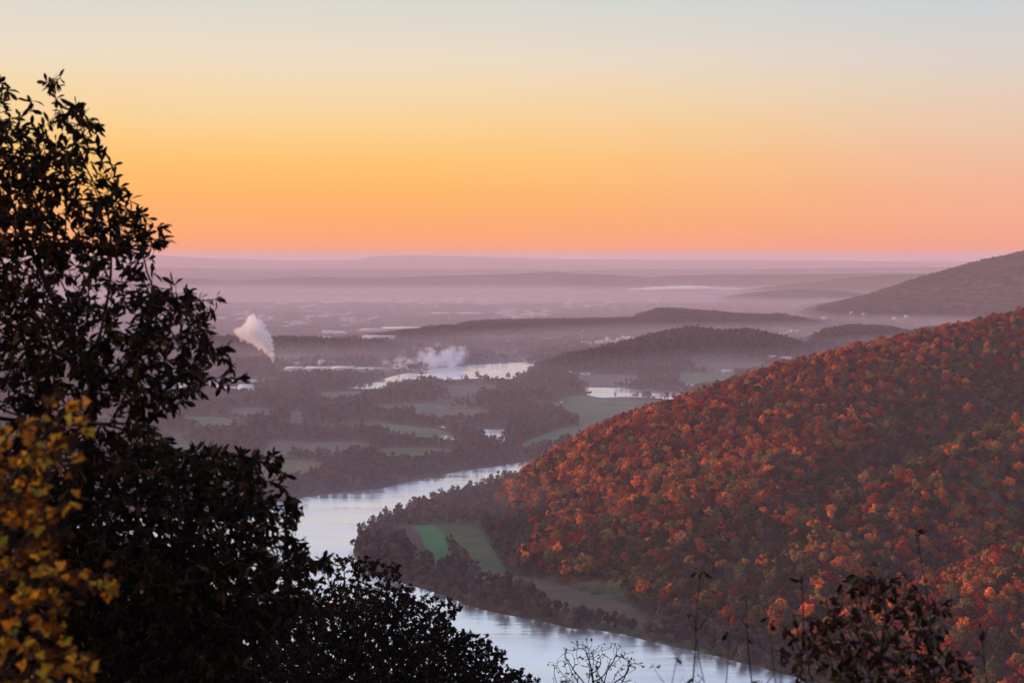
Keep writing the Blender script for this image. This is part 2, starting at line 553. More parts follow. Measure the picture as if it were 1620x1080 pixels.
def mat_water():
    M = Mat('river_water')
    nz = M.noise(0.035, 5, mscale=(0.35, 1.0, 1.0))
    nz2 = M.noise(0.012, 4, mscale=(0.35, 1.2, 1.0))
    bp = M.n('ShaderNodeBump', i_Strength=0.35, i_Distance=1.2)
    M.l(nz.outputs['Fac'], bp.inputs['Height'])
    bp2 = M.n('ShaderNodeBump', i_Strength=0.38, i_Distance=6.0)
    M.l(nz2.outputs['Fac'], bp2.inputs['Height']); M.l(bp.outputs[0], bp2.inputs['Normal'])
    mr = M.n('ShaderNodeMapRange'); mr.inputs['From Min'].default_value = 0.35; mr.inputs['From Max'].default_value = 0.65
    mr.inputs['To Min'].default_value = 0.08; mr.inputs['To Max'].default_value = 0.34
    M.l(nz2.outputs['Fac'], mr.inputs['Value'])
    p = M.n('ShaderNodeBsdfPrincipled', i_Metallic=0.93)
    p.inputs['Base Color'].default_value = (0.88, 0.92, 0.96, 1)
    M.l(mr.outputs[0], p.inputs['Roughness'])
    M.l(bp2.outputs[0], p.inputs['Normal']); M.l(p.outputs[0], M.out.inputs['Surface'])
    return M.m


MAT_WATER = mat_water()
FIELD_COL = {'bright': (0.055, 0.19, 0.070), 'plough': (0.10, 0.075, 0.058), 'meadow': (0.085, 0.115, 0.055), 'strip': (0.13, 0.100, 0.066),
             'green': (0.090, 0.145, 0.080), 'dry': (0.115, 0.105, 0.082)}


def mat_field(kind):
    M = Mat('field_' + kind)
    c = np.array(FIELD_COL[kind])
    nz = M.noise(0.02, 5)
    r = M.ramp(nz.outputs['Fac'], [(0.3, tuple(c * 0.75)), (0.5, tuple(c)), (0.72, tuple(c * np.array([1.35, 1.1, 1.2])))])
    st = M.noise(0.10, 2, mscale=(0.12, 1.0, 1.0))
    ml = M.n('ShaderNodeMapRange'); ml.inputs['To Min'].default_value = 0.7; ml.inputs['To Max'].default_value = 1.3
    M.l(st.outputs['Fac'], ml.inputs['Value'])
    vm = M.n('ShaderNodeVectorMath', operation='SCALE')
    M.l(r.outputs[0], vm.inputs[0]); M.l(ml.outputs[0], vm.inputs['Scale'])
    p = M.n('ShaderNodeBsdfPrincipled', i_Roughness=0.95); p.inputs['Specular IOR Level'].default_value = 0.1
    M.l(vm.outputs[0], p.inputs['Base Color']); M.l(p.outputs[0], M.out.inputs['Surface'])
    return M.m


FIELDS += [([(470, 703), (520, 699), (583, 701), (575, 708), (520, 711), (475, 710)], 'dry'),
           ([(363, 648), (400, 645), (437, 650), (425, 657), (380, 657)], 'dry'),
           ([(663, 650), (720, 648), (770, 649), (768, 655), (700, 658), (668, 656)], 'dry'),
           ([(500, 622), (560, 619), (590, 622), (560, 627), (510, 627)], 'green'),
           ([(700, 612), (760, 610), (800, 613), (760, 618), (710, 618)], 'dry'),
           ([(600, 712), (660, 708), (720, 712), (700, 718), (620, 720)], 'meadow')]


def reach(poly, h=10.0):
    """outline as seen over the trees in front of it -> outline on the ground"""
    P = np.array(poly, float)
    c = P[:, 1].mean()
    d = on_plane(P[:, 0], P[:, 1])[:, 1]
    k = np.clip((P[:, 1] - c) / max(1.0, (P[:, 1].max() - c)) * 3, 0, 1)
    P[:, 1] += k * h * FPX / d
    return [tuple(p) for p in P]


open_polys = []
water_polys = []
_, w = sheet('river', RIVER_NEAR, 0.6, MAT_WATER, 8); water_polys.append(w)
_, w = sheet('river', reach(RIVER_MID, 6.0), 0.6, MAT_WATER, 6); water_polys.append(w)
_, w = sheet('river', reach(RIVER_MID2, 4.0), 0.6, MAT_WATER, 6); water_polys.append(w)
for q in PONDS:
    _, w = sheet('pond', reach(q, 7.0 if q[0][1] > 650 else 4.5), 0.6, MAT_WATER, 10); water_polys.append(w)
FM = {k: mat_field(k) for k in FIELD_COL}
hh = 0.2
for q, k in FIELDS:
    _, w = sheet('field', reach(q, 16.0 if q[0][1] > 800 else 11.0), hh, FM[k], 3); open_polys.append(w)
    hh += 0.012

# ------------------------------------------------------------------ ground sheet
def mat_ground():
    M = Mat('ground')
    n1 = M.noise(0.0022, 8)
    r1 = M.ramp(n1.outputs['Fac'], [(0.30, (0.045, 0.040, 0.042)), (0.46, (0.075, 0.066, 0.054)), (0.54, (0.080, 0.095, 0.060)), (0.70, (0.120, 0.105, 0.080))])
    n2 = M.noise(0.06, 4)
    ml = M.n('ShaderNodeMapRange'); ml.inputs['From Min'].default_value = 0.3; ml.inputs['From Max'].default_value = 0.7
    ml.inputs['To Min'].default_value = 0.55; ml.inputs['To Max'].default_value = 1.45
    M.l(n2.outputs['Fac'], ml.inputs['Value'])
    vm = M.n('ShaderNodeVectorMath', operation='SCALE')
    M.l(r1.outputs[0], vm.inputs[0]); M.l(ml.outputs[0], vm.inputs['Scale'])
    bp = M.n('ShaderNodeBump', i_Strength=0.8, i_Distance=10.0)
    M.l(n2.outputs['Fac'], bp.inputs['Height'])
    d = M.n('ShaderNodeBsdfDiffuse')
    M.l(vm.outputs[0], d.inputs[0]); M.l(bp.outputs[0], d.inputs['Normal']); M.l(d.outputs[0], M.out.inputs['Surface'])
    return M.m


def build_ground():
    a1 = np.arange(-26, 26.001, 0.09)
    a0 = np.arange(-180, -26, 2.0); a2 = np.arange(28, 180, 2.0)
    az = np.radians(np.concatenate([a0, a1, a2]))
    rr = [0.6]
    while rr[-1] < 51000:
        f = 1.09 if rr[-1] < 600 else (1.0085 if rr[-1] < 9000 else 1.016)
        rr.append(rr[-1] * f)
    rr = np.array(rr)
    A, D = np.meshgrid(az, rr)
    x = np.sin(A) * D; y = np.cos(A) * D
    z = ground(x, y)
    na, nr = len(az), len(rr)
    V = np.stack([x, y, z], -1).reshape(-1, 3)
    V = np.vstack([V, [[0, 0, float(ground(np.array([0.]), np.array([0.]))[0])]]])
    i = np.arange(nr - 1)[:, None] * na; j = np.arange(na)[None]
    jn = (j + 1) % na
    F = np.stack([i + j, i + na + j, i + na + jn, i + jn], -1).reshape(-1, 4)
    c = len(V) - 1
    T = np.stack([np.full(na, c), np.arange(na), (np.arange(na) + 1) % na], -1)
    F = F[:, ::-1]; T = T[:, ::-1]
    F = F[:, ::-1]
    o = link('ground', new_mesh('ground', V, [F[:, ::-1], T], [mat_ground()], smooth=True))
    tag(o, kind='structure')


build_ground()

# ------------------------------------------------------------------ distant tree shapes
def lump_crown(r, h, zc, nl, nq, qs, seed, flat=0.8, shell=0.35):
    g = np.random.default_rng(seed)
    # lobes
    L = []
    for i in range(nl):
        a = g.uniform(0, 2 * math.pi); e = g.uniform(-0.35, 1.0)
        ce = math.sqrt(max(0, 1 - e * e)) if e > 0 else 1.0
        q = g.uniform(0.5, 0.95)
        L.append((math.cos(a) * ce * r * q, math.sin(a) * ce * r * q, zc + e * h * 0.5 * q, r * g.uniform(0.24, 0.46)))
    L.append((0, 0, zc - 1.5, r * 0.48))
    L = np.array(L)
    w = L[:, 3] ** 2; w /= w.sum()
    k = g.choice(len(L), nq, p=w)
    dr = g.normal(size=(nq, 3)); dr[:, 2] += 0.45; dr /= np.linalg.norm(dr, axis=1)[:, None]
    C = L[k, :3] + dr * (L[k, 3] * (1 - shell * g.random(nq) ** 2))[:, None] * np.array([1, 1, flat])
    n = dr + g.normal(size=(nq, 3)) * 0.42; n /= np.linalg.norm(n, axis=1)[:, None]
    t = np.cross(n, g.normal(size=(nq, 3))); t /= np.linalg.norm(t, axis=1)[:, None]
    b = np.cross(n, t)
    s = qs * g.uniform(0.6, 1.3, nq)[:, None]
    V = np.stack([C - t * s - b * s * .6, C + t * s * .8 - b * s * .8, C + t * s + b * s * .7, C - t * s * .7 + b * s], 1).reshape(-1, 3)
    F = np.arange(nq * 4).reshape(-1, 4)
    return V, F


def trunk_mesh(h, r0, spread, n=5, seed=0):
    g = np.random.default_rng(seed)
    V = []; F = []

    def cone(a, b, ra, rb, k=5):
        a = np.array(a, float); b = np.array(b, float)
        d = b - a; d /= np.linalg.norm(d)
        u = np.cross(d, [0.3, 1, 0.2]); u /= np.linalg.norm(u); v = np.cross(d, u)
        s = len(V)
        for c, rr_ in ((a, ra), (b, rb)):
            for i in range(k):
                t = 2 * math.pi * i / k
                V.append(c + (u * math.cos(t) + v * math.sin(t)) * rr_)
        for i in range(k):
            F.append((s + i, s + (i + 1) % k, s + k + (i + 1) % k, s + k + i))
    top = (g.normal() * .3, g.normal() * .3, h * 0.55)
    cone((0, 0, -1.0), top, r0, r0 * 0.6)
    cone(top, (top[0] * 1.5, top[1] * 1.5, h * 0.88), r0 * 0.6, r0 * 0.12)
    for i in range(n):
        a = g.uniform(0, 6.28)
        z0 = h * g.uniform(0.35, 0.6)
        cone((0, 0, z0), (math.cos(a) * spread, math.sin(a) * spread, z0 + h * g.uniform(0.15, 0.32)), r0 * 0.4, r0 * 0.08, 4)
    return np.array(V), np.array(F)


hill_shapes = []      # (crown mesh, trunk mesh, joined mesh)
def add_shape(lst, name, r, h, zc, nl, nq, qs, seed, flat, H, trunk=True):
    V, F = lump_crown(r, h, zc, nl, nq, qs, seed, flat)
    TV, TF = trunk_mesh(H, 0.28, r * 0.6, 5, seed)
    cm = new_mesh('crown', V, F, [MAT_CROWN])
    tm = new_mesh('trunk', TV, TF, [MAT_BARK])
    jm = new_mesh(name, np.vstack([V, TV]), np.vstack([F, TF + len(V)]), [MAT_CROWN, MAT_BARK],
                  np.concatenate([np.zeros(len(F)), np.ones(len(TF))]))
    lst.append((cm, tm, jm))


for s in range(8):
    rr_ = [6.2, 7.2, 5.4, 6.6, 5.6, 7.6, 5.0, 6.4][s]
    add_shape(hill_shapes, 'autumn_tree', rr_, [14, 15, 17, 13, 18, 14, 16, 15][s], 12.0, 12 + s % 5, 1200, 0.52, 100 + s, 1.0, 19)
bare_shapes = []      # thin-leaved, twiggy
for s in range(6):
    add_shape(bare_shapes, 'bare_tree', [4.2, 5.0, 3.8, 4.6, 5.4, 4.0][s], [15, 16, 18, 14, 15, 16][s], 8.0, 11, 640, 0.46, 200 + s, 1.0, 14.0)
far_shapes = []       # a stand of small crowns for kilometres away
for s in range(6):
    g = np.random.default_rng(300 + s)
    Vs = []; Fs = []; o_ = 0
    for k in range(16):
        V, F = lump_crown(g.uniform(4.5, 6.5), 8, g.uniform(5.5, 8.5), 4, 46, 1.4, int(g.integers(1e6)), 0.9)
        V = V + np.array([g.uniform(-22, 22), g.uniform(-22, 22), 0])
        Vs.append(V); Fs.append(F + o_); o_ += len(V)
    far_shapes.append((None, None, new_mesh('tree_stand', np.vstack(Vs), np.vstack(Fs), [MAT_CROWN])))


def proto_collection(name, shapes):
    c = bpy.data.collections.new(name)
    for i, s in enumerate(shapes):
        o = bpy.data.objects.new('%s_%02d' % (name, i), s[2])
        c.objects.link(o)
    return c


def scatter(name, label, cat, P, rot, scl, tint, pidx, coll, ztall=None):
    me = bpy.data.meshes.new(name)
    n = len(P)
    me.vertices.add(n); me.vertices.foreach_set('co', np.asarray(P, np.float32).ravel())
    a = me.attributes.new('tint', 'FLOAT_VECTOR', 'POINT'); a.data.foreach_set('vector', np.asarray(tint, np.float32).ravel())
    a = me.attributes.new('turn', 'FLOAT_VECTOR', 'POINT')
    rv = np.zeros((n, 3), np.float32); rv[:, 2] = rot; a.data.foreach_set('vector', rv.ravel())
    a = me.attributes.new('size', 'FLOAT_VECTOR', 'POINT'); a.data.foreach_set('vector', np.asarray(scl, np.float32).ravel())
    a = me.attributes.new('pick', 'INT', 'POINT'); a.data.foreach_set('value', np.asarray(pidx, np.int32))
    o = link(name, me)
    tag(o, label, cat, kind='stuff')
    ng = bpy.data.node_groups.new(name, 'GeometryNodeTree')
    ng.interface.new_socket('Geometry', in_out='INPUT', socket_type='NodeSocketGeometry')
    ng.interface.new_socket('Geometry', in_out='OUTPUT', socket_type='NodeSocketGeometry')
    gi = ng.nodes.new('NodeGroupInput'); go = ng.nodes.new('NodeGroupOutput')
    ip = ng.nodes.new('GeometryNodeInstanceOnPoints')
    ci = ng.nodes.new('GeometryNodeCollectionInfo')
    ci.inputs['Collection'].default_value = coll
    ci.inputs['Separate Children'].default_value = True
    ci.inputs['Reset Children'].default_value = True
    ip.inputs['Pick Instance'].default_value = True

    def attr(nm, t):
        q = ng.nodes.new('GeometryNodeInputNamedAttribute'); q.data_type = t
        q.inputs['Name'].default_value = nm
        return [s for s in q.outputs if s.enabled and s.name == 'Attribute'][0]
    L = ng.links.new
    L(gi.outputs[0], ip.inputs['Points']); L(ci.outputs[0], ip.inputs['Instance'])
    L(attr('pick', 'INT'), ip.inputs['Instance Index'])
    L(attr('turn', 'FLOAT_VECTOR'), ip.inputs['Rotation'])
    L(attr('size', 'FLOAT_VECTOR'), ip.inputs['Scale'])
    L(ip.outputs[0], go.inputs[0])
    md = o.modifiers.new('scatter', 'NODES'); md.node_group = ng
    return o


C_HILL = proto_collection('autumn_tree', hill_shapes)
C_BARE = proto_collection('bare_tree', bare_shapes)
C_FAR = proto_collection('tree_stand', far_shapes)


def jitter_grid(x0, x1, y0, y1, s, j=0.38):
    gx, gy = np.meshgrid(np.arange(x0, x1, s), np.arange(y0, y1, s))
    gx = gx + (np.arange(gx.shape[0])[:, None] % 2) * s * 0.5
    gx = gx + rng.uniform(-j, j, gx.shape) * s; gy = gy + rng.uniform(-j, j, gy.shape) * s
    return gx.ravel(), gy.ravel()


def inside_any(x, y, polys):
    m = np.zeros(x.shape, bool)
    for p in polys:
        b = (x > p[:, 0].min()) & (x < p[:, 0].max()) & (y > p[:, 1].min()) & (y < p[:, 1].max())
        if b.any():
            m[b] |= in_poly(x[b], y[b], p)
    return m


def in_view(x, y, z, mx=60, my0=-80, my1=1180):
    px, py = project(np.stack([x, y, z], -1))
    return (px > -mx) & (px < 1620 + mx) & (py > my0) & (py < my1)


# ------------------------------------------------------------------ buildings
MAT_WALLS = [mat_simple('pale_wall', (0.62, 0.60, 0.58), 0.8, 0.12, 0.2), mat_simple('grey_wall', (0.36, 0.36, 0.38), 0.8, 0.15, 0.2),
             mat_simple('tan_wall', (0.42, 0.33, 0.27), 0.8, 0.15, 0.2), mat_simple('blue_grey_wall', (0.12, 0.13, 0.19), 0.7, 0.15, 0.2)]
MAT_ROOFS = [mat_simple('white_roof', (0.62, 0.61, 0.61), 0.6, 0.08, 0.1), mat_simple('grey_roof', (0.30, 0.29, 0.31), 0.7, 0.12, 0.1),
             mat_simple('brown_roof', (0.16, 0.11, 0.09), 0.8, 0.2, 0.2)]
MAT_GLASS = mat_simple('window_glass', (0.05, 0.06, 0.08), 0.15, 0.2, 0.3, 0.0, 0.6)
MAT_DOOR = mat_simple('door_paint', (0.20, 0.18, 0.18), 0.6, 0.2, 0.3)


def boxes(L):
    V = []; F = []
    for (x0, y0, z0, x1, y1, z1) in L:
        s = len(V)
        V += [(x0, y0, z0), (x1, y0, z0), (x1, y1, z0), (x0, y1, z0), (x0, y0, z1), (x1, y0, z1), (x1, y1, z1), (x0, y1, z1)]
        F += [(s, s + 3, s + 2, s + 1), (s + 4, s + 5, s + 6, s + 7), (s, s + 1, s + 5, s + 4), (s + 1, s + 2, s + 6, s + 5),
              (s + 2, s + 3, s + 7, s + 6), (s + 3, s, s + 4, s + 7)]
    return np.array(V, float), np.array(F)


def gable(w, d, h, rise, over=0.6):
    w2 = w / 2 + over; d2 = d / 2 + over; t = 0.35
    V = [(-w2, -d2, h), (w2, -d2, h), (w2, 0, h + rise), (-w2, 0, h + rise), (-w2, d2, h), (w2, d2, h),
         (-w2, -d2, h + t), (w2, -d2, h + t), (w2, 0, h + rise + t), (-w2, 0, h + rise + t), (-w2, d2, h + t), (w2, d2, h + t)]
    F = [(0, 3, 2, 1), (3, 4, 5, 2), (6, 7, 8, 9), (9, 8, 11, 10), (0, 1, 7, 6), (5, 4, 10, 11), (1, 2, 8, 7), (2, 5, 11, 8), (3, 0, 6, 9), (4, 3, 9, 10)]
    return np.array(V, float), np.array(F)


bld_xy = []


def building(name, label, cat, X, Y, w, d, h, rot, wall, roof, kind='flat', group=None, detail=True):
    gz = float(ground(np.array([X]), np.array([Y]))[0])
    root = link(name, None, None, (X, Y, gz)); root.rotation_euler = (0, 0, rot)
    tag(root, label, cat, group)
    w2, d2 = w / 2, d / 2
    if kind == 'flat':
        V, F = boxes([(-w2, -d2, -2, w2, d2, h)])
        link('wall', new_mesh('wall', V, F, [MAT_WALLS[wall]]), root)
        V, F = boxes([(-w2 - .3, -d2 - .3, h + .003, w2 + .3, d2 + .3, h + 0.8)])
        link('roof', new_mesh('roof', V, F, [MAT_ROOFS[roof]]), root)
    else:
        rise = d * 0.22
        V = [(-w2, -d2, -2), (w2, -d2, -2), (w2, d2, -2), (-w2, d2, -2), (-w2, -d2, h), (w2, -d2, h), (w2, d2, h), (-w2, d2, h), (-w2, 0, h + rise), (w2, 0, h + rise)]
        me = new_mesh('wall', np.array(V, float), [np.array([(0, 1, 5, 4), (2, 3, 7, 6)]), np.array([(1, 2, 6, 9, 5), (3, 0, 4, 8, 7)])], [MAT_WALLS[wall]])
        link('wall', me, root)
        V, F = gable(w, d, h + 0.01, rise)
        link('roof', new_mesh('roof', V, F, [MAT_ROOFS[roof]]), root)
    if detail:
        nd = max(1, int(w / 28))
        for i in range(min(nd, 6)):
            xx = -w2 + (i + 0.5) * w / min(nd, 6)
            V, F = boxes([(xx - 2.2, -d2 - .08, 0, xx + 2.2, -d2 - .003, min(4.5, h * .7))])
            link('door', new_mesh('door', V, F, [MAT_DOOR]), root)
        V, F = boxes([(-w2 * .92, -d2 - .06, h * .78, w2 * .92, -d2 - .003, h * .88)])
        link('window', new_mesh('window', V, F, [MAT_GLASS]), root)
    bld_xy.append((X, Y, max(w, d) * 0.6))
    return root


def bpx(name, label, cat, px0, px1, py, d, h, wall, roof, kind='flat', rot=0.0, group=None):
    a = on_plane(px0, py); b = on_plane(px1, py)
    return building(name, label, cat, (a[0] + b[0]) / 2, (a[1] + b[1]) / 2 + d / 2, abs(b[0] - a[0]), d, h, rot, wall, roof, kind, group)


bpx('warehouse', 'short white warehouse at the left end of the row by the far river', 'warehouse', 450, 475, 590, 60, 13, 0, 0)
bpx('warehouse', 'long white warehouse in the middle of the row by the far river', 'warehouse', 479, 518, 589.5, 80, 11, 0, 0)
bpx('warehouse', 'long white warehouse second from the right in the row by the far river', 'warehouse', 521, 556, 589, 80, 11, 0, 0)
bpx('warehouse', 'low grey roofed warehouse at the right end of the row nearest the steam', 'warehouse', 560, 590, 588, 70, 7, 1, 0)
bpx('warehouse', 'small low shed between the warehouse row and the river steam', 'warehouse', 594, 616, 587, 50, 6, 1, 1)
bpx('storage_block', 'tall white block standing behind the row of white warehouses', 'building', 503, 513, 578, 25, 14, 0, 0)
bpx('shed', 'small white shed behind the left end of the warehouse row', 'shed', 464, 472, 577, 20, 6, 0, 0)
bpx('factory_building', 'dark walled building with pale roof beside the oak branch tip', 'building', 350, 372, 621, 45, 10, 3, 0)
bpx('factory_building', 'white roofed building on the river shore right of the oak branch tip', 'building', 375, 397, 621, 50, 7, 0, 0, 'gable')
bpx('factory_hall', 'huge long factory hall with white roof and dark blue walls', 'factory', 602, 717, 527, 150, 14, 3, 0)
bpx('factory_hall', 'lower pale wing left of the huge white roofed factory', 'factory', 568, 598, 525, 110, 9, 1, 0)
bpx('factory_hall', 'pale hall in the open ground left of the huge factory', 'factory', 507, 543, 528, 90, 8, 0, 0)
bpx('warehouse', 'long low white warehouse below the huge factory hall', 'warehouse', 573, 622, 546, 70, 9, 0, 0)
bpx('warehouse', 'pale warehouse at the upper right of the huge factory', 'warehouse', 683, 708, 498, 120, 9, 0, 0)
bpx('warehouse', 'long pale roofed warehouse right of the orange lamp', 'warehouse', 724, 758, 498, 120, 9, 0, 0)
bpx('office_block', 'pair of bright pale buildings in the hazy town left of the hill', 'building', 917, 924, 480, 40, 28, 0, 0)
bpx('office_block', 'pale low block left of the bright pair in the hazy town', 'building', 893, 904, 482, 40, 14, 0, 0)
bpx('office_block', 'pale block below the left end of the fog bank', 'building', 960, 972, 481, 50, 14, 0, 0)
bpx('house', 'bright white house at the foot of the red tipped ridge', 'house', 972, 978, 493, 20, 11, 0, 0, 'gable')
bpx('farmhouse', 'white farmhouse in front of the wooded knoll, left of a pair', 'house', 919, 925, 595, 12, 6, 0, 0, 'gable')
bpx('farmhouse', 'white farmhouse in front of the wooded knoll, right of a pair', 'house', 927, 934, 594.5, 12, 5, 0, 0, 'gable')
bpx('farmhouse', 'grey farmhouse left of the white pair by the knoll', 'house', 900, 911, 594, 14, 5, 1, 1, 'gable')
bpx('barn', 'white barn in the green field above the red hillside crest', 'barn', 1143, 1157, 591, 16, 7, 0, 0, 'gable')
bpx('farmhouse', 'pale farmhouse at the right end of the knoll, left of a longer one', 'house', 1218, 1227, 571, 14, 6, 0, 0, 'gable')
bpx('farmhouse', 'long pale farm building at the foot of the right knoll', 'house', 1236, 1252, 571.5, 18, 6, 0, 0, 'gable')
bpx('shed', 'tiny white shed in the green field between the ponds', 'shed', 886, 891, 638, 6, 3.0, 0, 0, 'gable')
bpx('mill_building', 'pale building under a small pink puff beyond the river', 'building', 803, 816, 546, 40, 14, 0, 0)
for a, b, c in [(1300, 1307, 508), (1345, 1350, 507), (1364, 1372, 508), (1412, 1418, 510), (1431, 1437, 509.5)]:
    bpx('house', 'small pale house at the misty foot of the big dark mountain', 'house', a, b, c, 20, 9, 0, 0, 'gable', 0, 'houses at the mountain foot')

# the hazy town: small pale roofs in loose clusters
_g = np.random.default_rng(77)
_cl = [(410, 433, 507, 5), (450, 487, 513, 7), (587, 663, 480, 14), (523, 580, 472, 10), (777, 870, 496, 22), (640, 700, 486, 8), (480, 560, 500, 10),
       (330, 420, 500, 8), (420, 520, 484, 10), (700, 790, 478, 10), (540, 600, 508, 8), (860, 960, 486, 8), (740, 820, 512, 3), (500, 560, 534, 4), (1005, 1060, 474, 4)]
_where = ['directly behind the tall plume', 'right of the tall plume top', 'far back above the huge factory', 'far back left of the huge factory',
          'in the strip left of the red tipped ridge', 'above the right end of the factory', 'between the plume and the factory', 'at the oak tree edge',
          'far back above the tall plume', 'far back above the red tipped ridge', 'close behind the factory hall', 'between the strip and the bright office pair',
          'under the left end of the ridge', 'above the white warehouse row', 'below the left tip of the fog bank']
for (a, b, c, n), _w in zip(_cl, _where):
    for i in range(int(n * 2.0)):
        q = (a + _g.random() * (b - a)); r_ = c + _g.normal() * 4.5
        P = on_plane(q, r_)
        if ground(P[0:1], P[1:2])[0] > 25:
            continue
        s = r_ < 485
        _ri = int(_g.choice([0, 0, 1, 1, 2]))
        _rn = ['white', 'grey', 'brown'][_ri]
        building('town_building', 'small %s roofed building %s' % (_rn, _w), 'building', P[0], P[1],
                 _g.uniform(12, 42) * (1.3 if s else 1), _g.uniform(15, 45), _g.uniform(4, 10), _g.uniform(-.4, .4), int(_g.integers(0, 3)), _ri,
                 'flat', 'small %s roofed buildings %s' % (_rn, _w), detail=False)


def emit_mat(name, col, s):
    M = Mat(name)
    e = M.n('ShaderNodeEmission'); e.inputs['Color'].default_value = (*col, 1); e.inputs['Strength'].default_value = s
    M.l(e.outputs[0], M.out.inputs['Surface'])
    return M.m


MAT_LAMP = emit_mat('sodium_lamp', (1.0, 0.33, 0.10), 7.0)


def ico(r, sub=1):
    import bmesh
    bm = bmesh.new(); bmesh.ops.create_icosphere(bm, subdivisions=sub, radius=r)
    V = np.array([v.co[:] for v in bm.verts]); F = np.array([[v.index for v in f.verts] for f in bm.faces]); bm.free()
    return V, F


for q, r_, lb in [(711, 508, 'tall mast with lit orange lamp above the huge factory roof'),
                  (491, 513, 'mast with lit orange lamp in the town behind the steam plume'),
                  (420, 478, 'mast with lit orange lamp far back in the hazy town')]:
    P = on_plane(q, r_)
    root = link('lamp_mast', None, None, (P[0], P[1], float(ground(P[0:1], P[1:2])[0])))
    tag(root, lb, 'lamp')
    V, F = trunk_mesh(36, 0.5, 0.5, 1)
    V, F = boxes([(-.4, -.4, -1, .4, .4, 15.6)])
    link('pole', new_mesh('pole', V, F, [MAT_BARK]), root)
    V, F = ico(2.2, 2); V[:, 2] = V[:, 2] * 0.6 + 16.8
    link('lamp_head', new_mesh('lamp_head', V, F, [MAT_LAMP]), root)

# chimney that feeds the steam plume
P = on_plane(433, 580)
root = link('factory_chimney', None, None, (P[0], P[1], 0)); tag(root, 'slim pale chimney at the foot of the tall steam plume', 'chimney')
t_ = np.linspace(0, 2 * np.pi, 16, endpoint=False)
V = np.vstack([np.stack([np.cos(t_) * r_, np.sin(t_) * r_, 0 * t_ + h_], -1) for r_, h_ in ((3.2, -1), (2.4, 20), (1.6, 20), (1.6, 12))])
F = np.vstack([np.stack([np.arange(16) + 16 * k, (np.arange(16) + 1) % 16 + 16 * k, (np.arange(16) + 1) % 16 + 16 * k + 16, np.arange(16) + 16 * k + 16], -1) for k in range(3)])
link('stack', new_mesh('stack', V, F, [MAT_WALLS[1]], smooth=True), root)
V, F = boxes([(-9, -6, -1, 9, 6, 6)])
link('base_building', new_mesh('base_building', V, F, [MAT_WALLS[0]]), root)
CHIMNEY = (P[0], P[1])


def clear_of_buildings(x, y, ahead=110):
    m = np.ones(x.shape, bool)
    for X, Y, rr_ in bld_xy:
        m &= ~((np.abs(x - X * (y / Y)) < rr_ + 8) & (y < Y + rr_ + 8) & (y > Y - rr_ - ahead))
    return m

# where the foreground trees stand in front (rough, only to choose which trees become individuals)
FG_MASK = [(0, 0), (100, 100), (370, 600), (480, 720), (530, 880), (650, 905), (740, 960), (880, 1080), (0, 1080)]

# ---- near hill forest
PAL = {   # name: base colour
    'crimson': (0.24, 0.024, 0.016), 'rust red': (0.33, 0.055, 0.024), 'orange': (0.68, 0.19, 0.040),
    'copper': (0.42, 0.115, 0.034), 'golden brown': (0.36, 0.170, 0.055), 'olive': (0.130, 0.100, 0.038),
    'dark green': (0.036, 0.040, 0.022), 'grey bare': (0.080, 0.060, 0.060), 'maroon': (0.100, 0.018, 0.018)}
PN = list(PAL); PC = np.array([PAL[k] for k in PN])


def choose_palette(W):
    c = np.cumsum(W / W.sum(1, keepdims=True), 1)
    return (rng.random(len(W))[:, None] > c).sum(1).clip(0, len(PN) - 1)


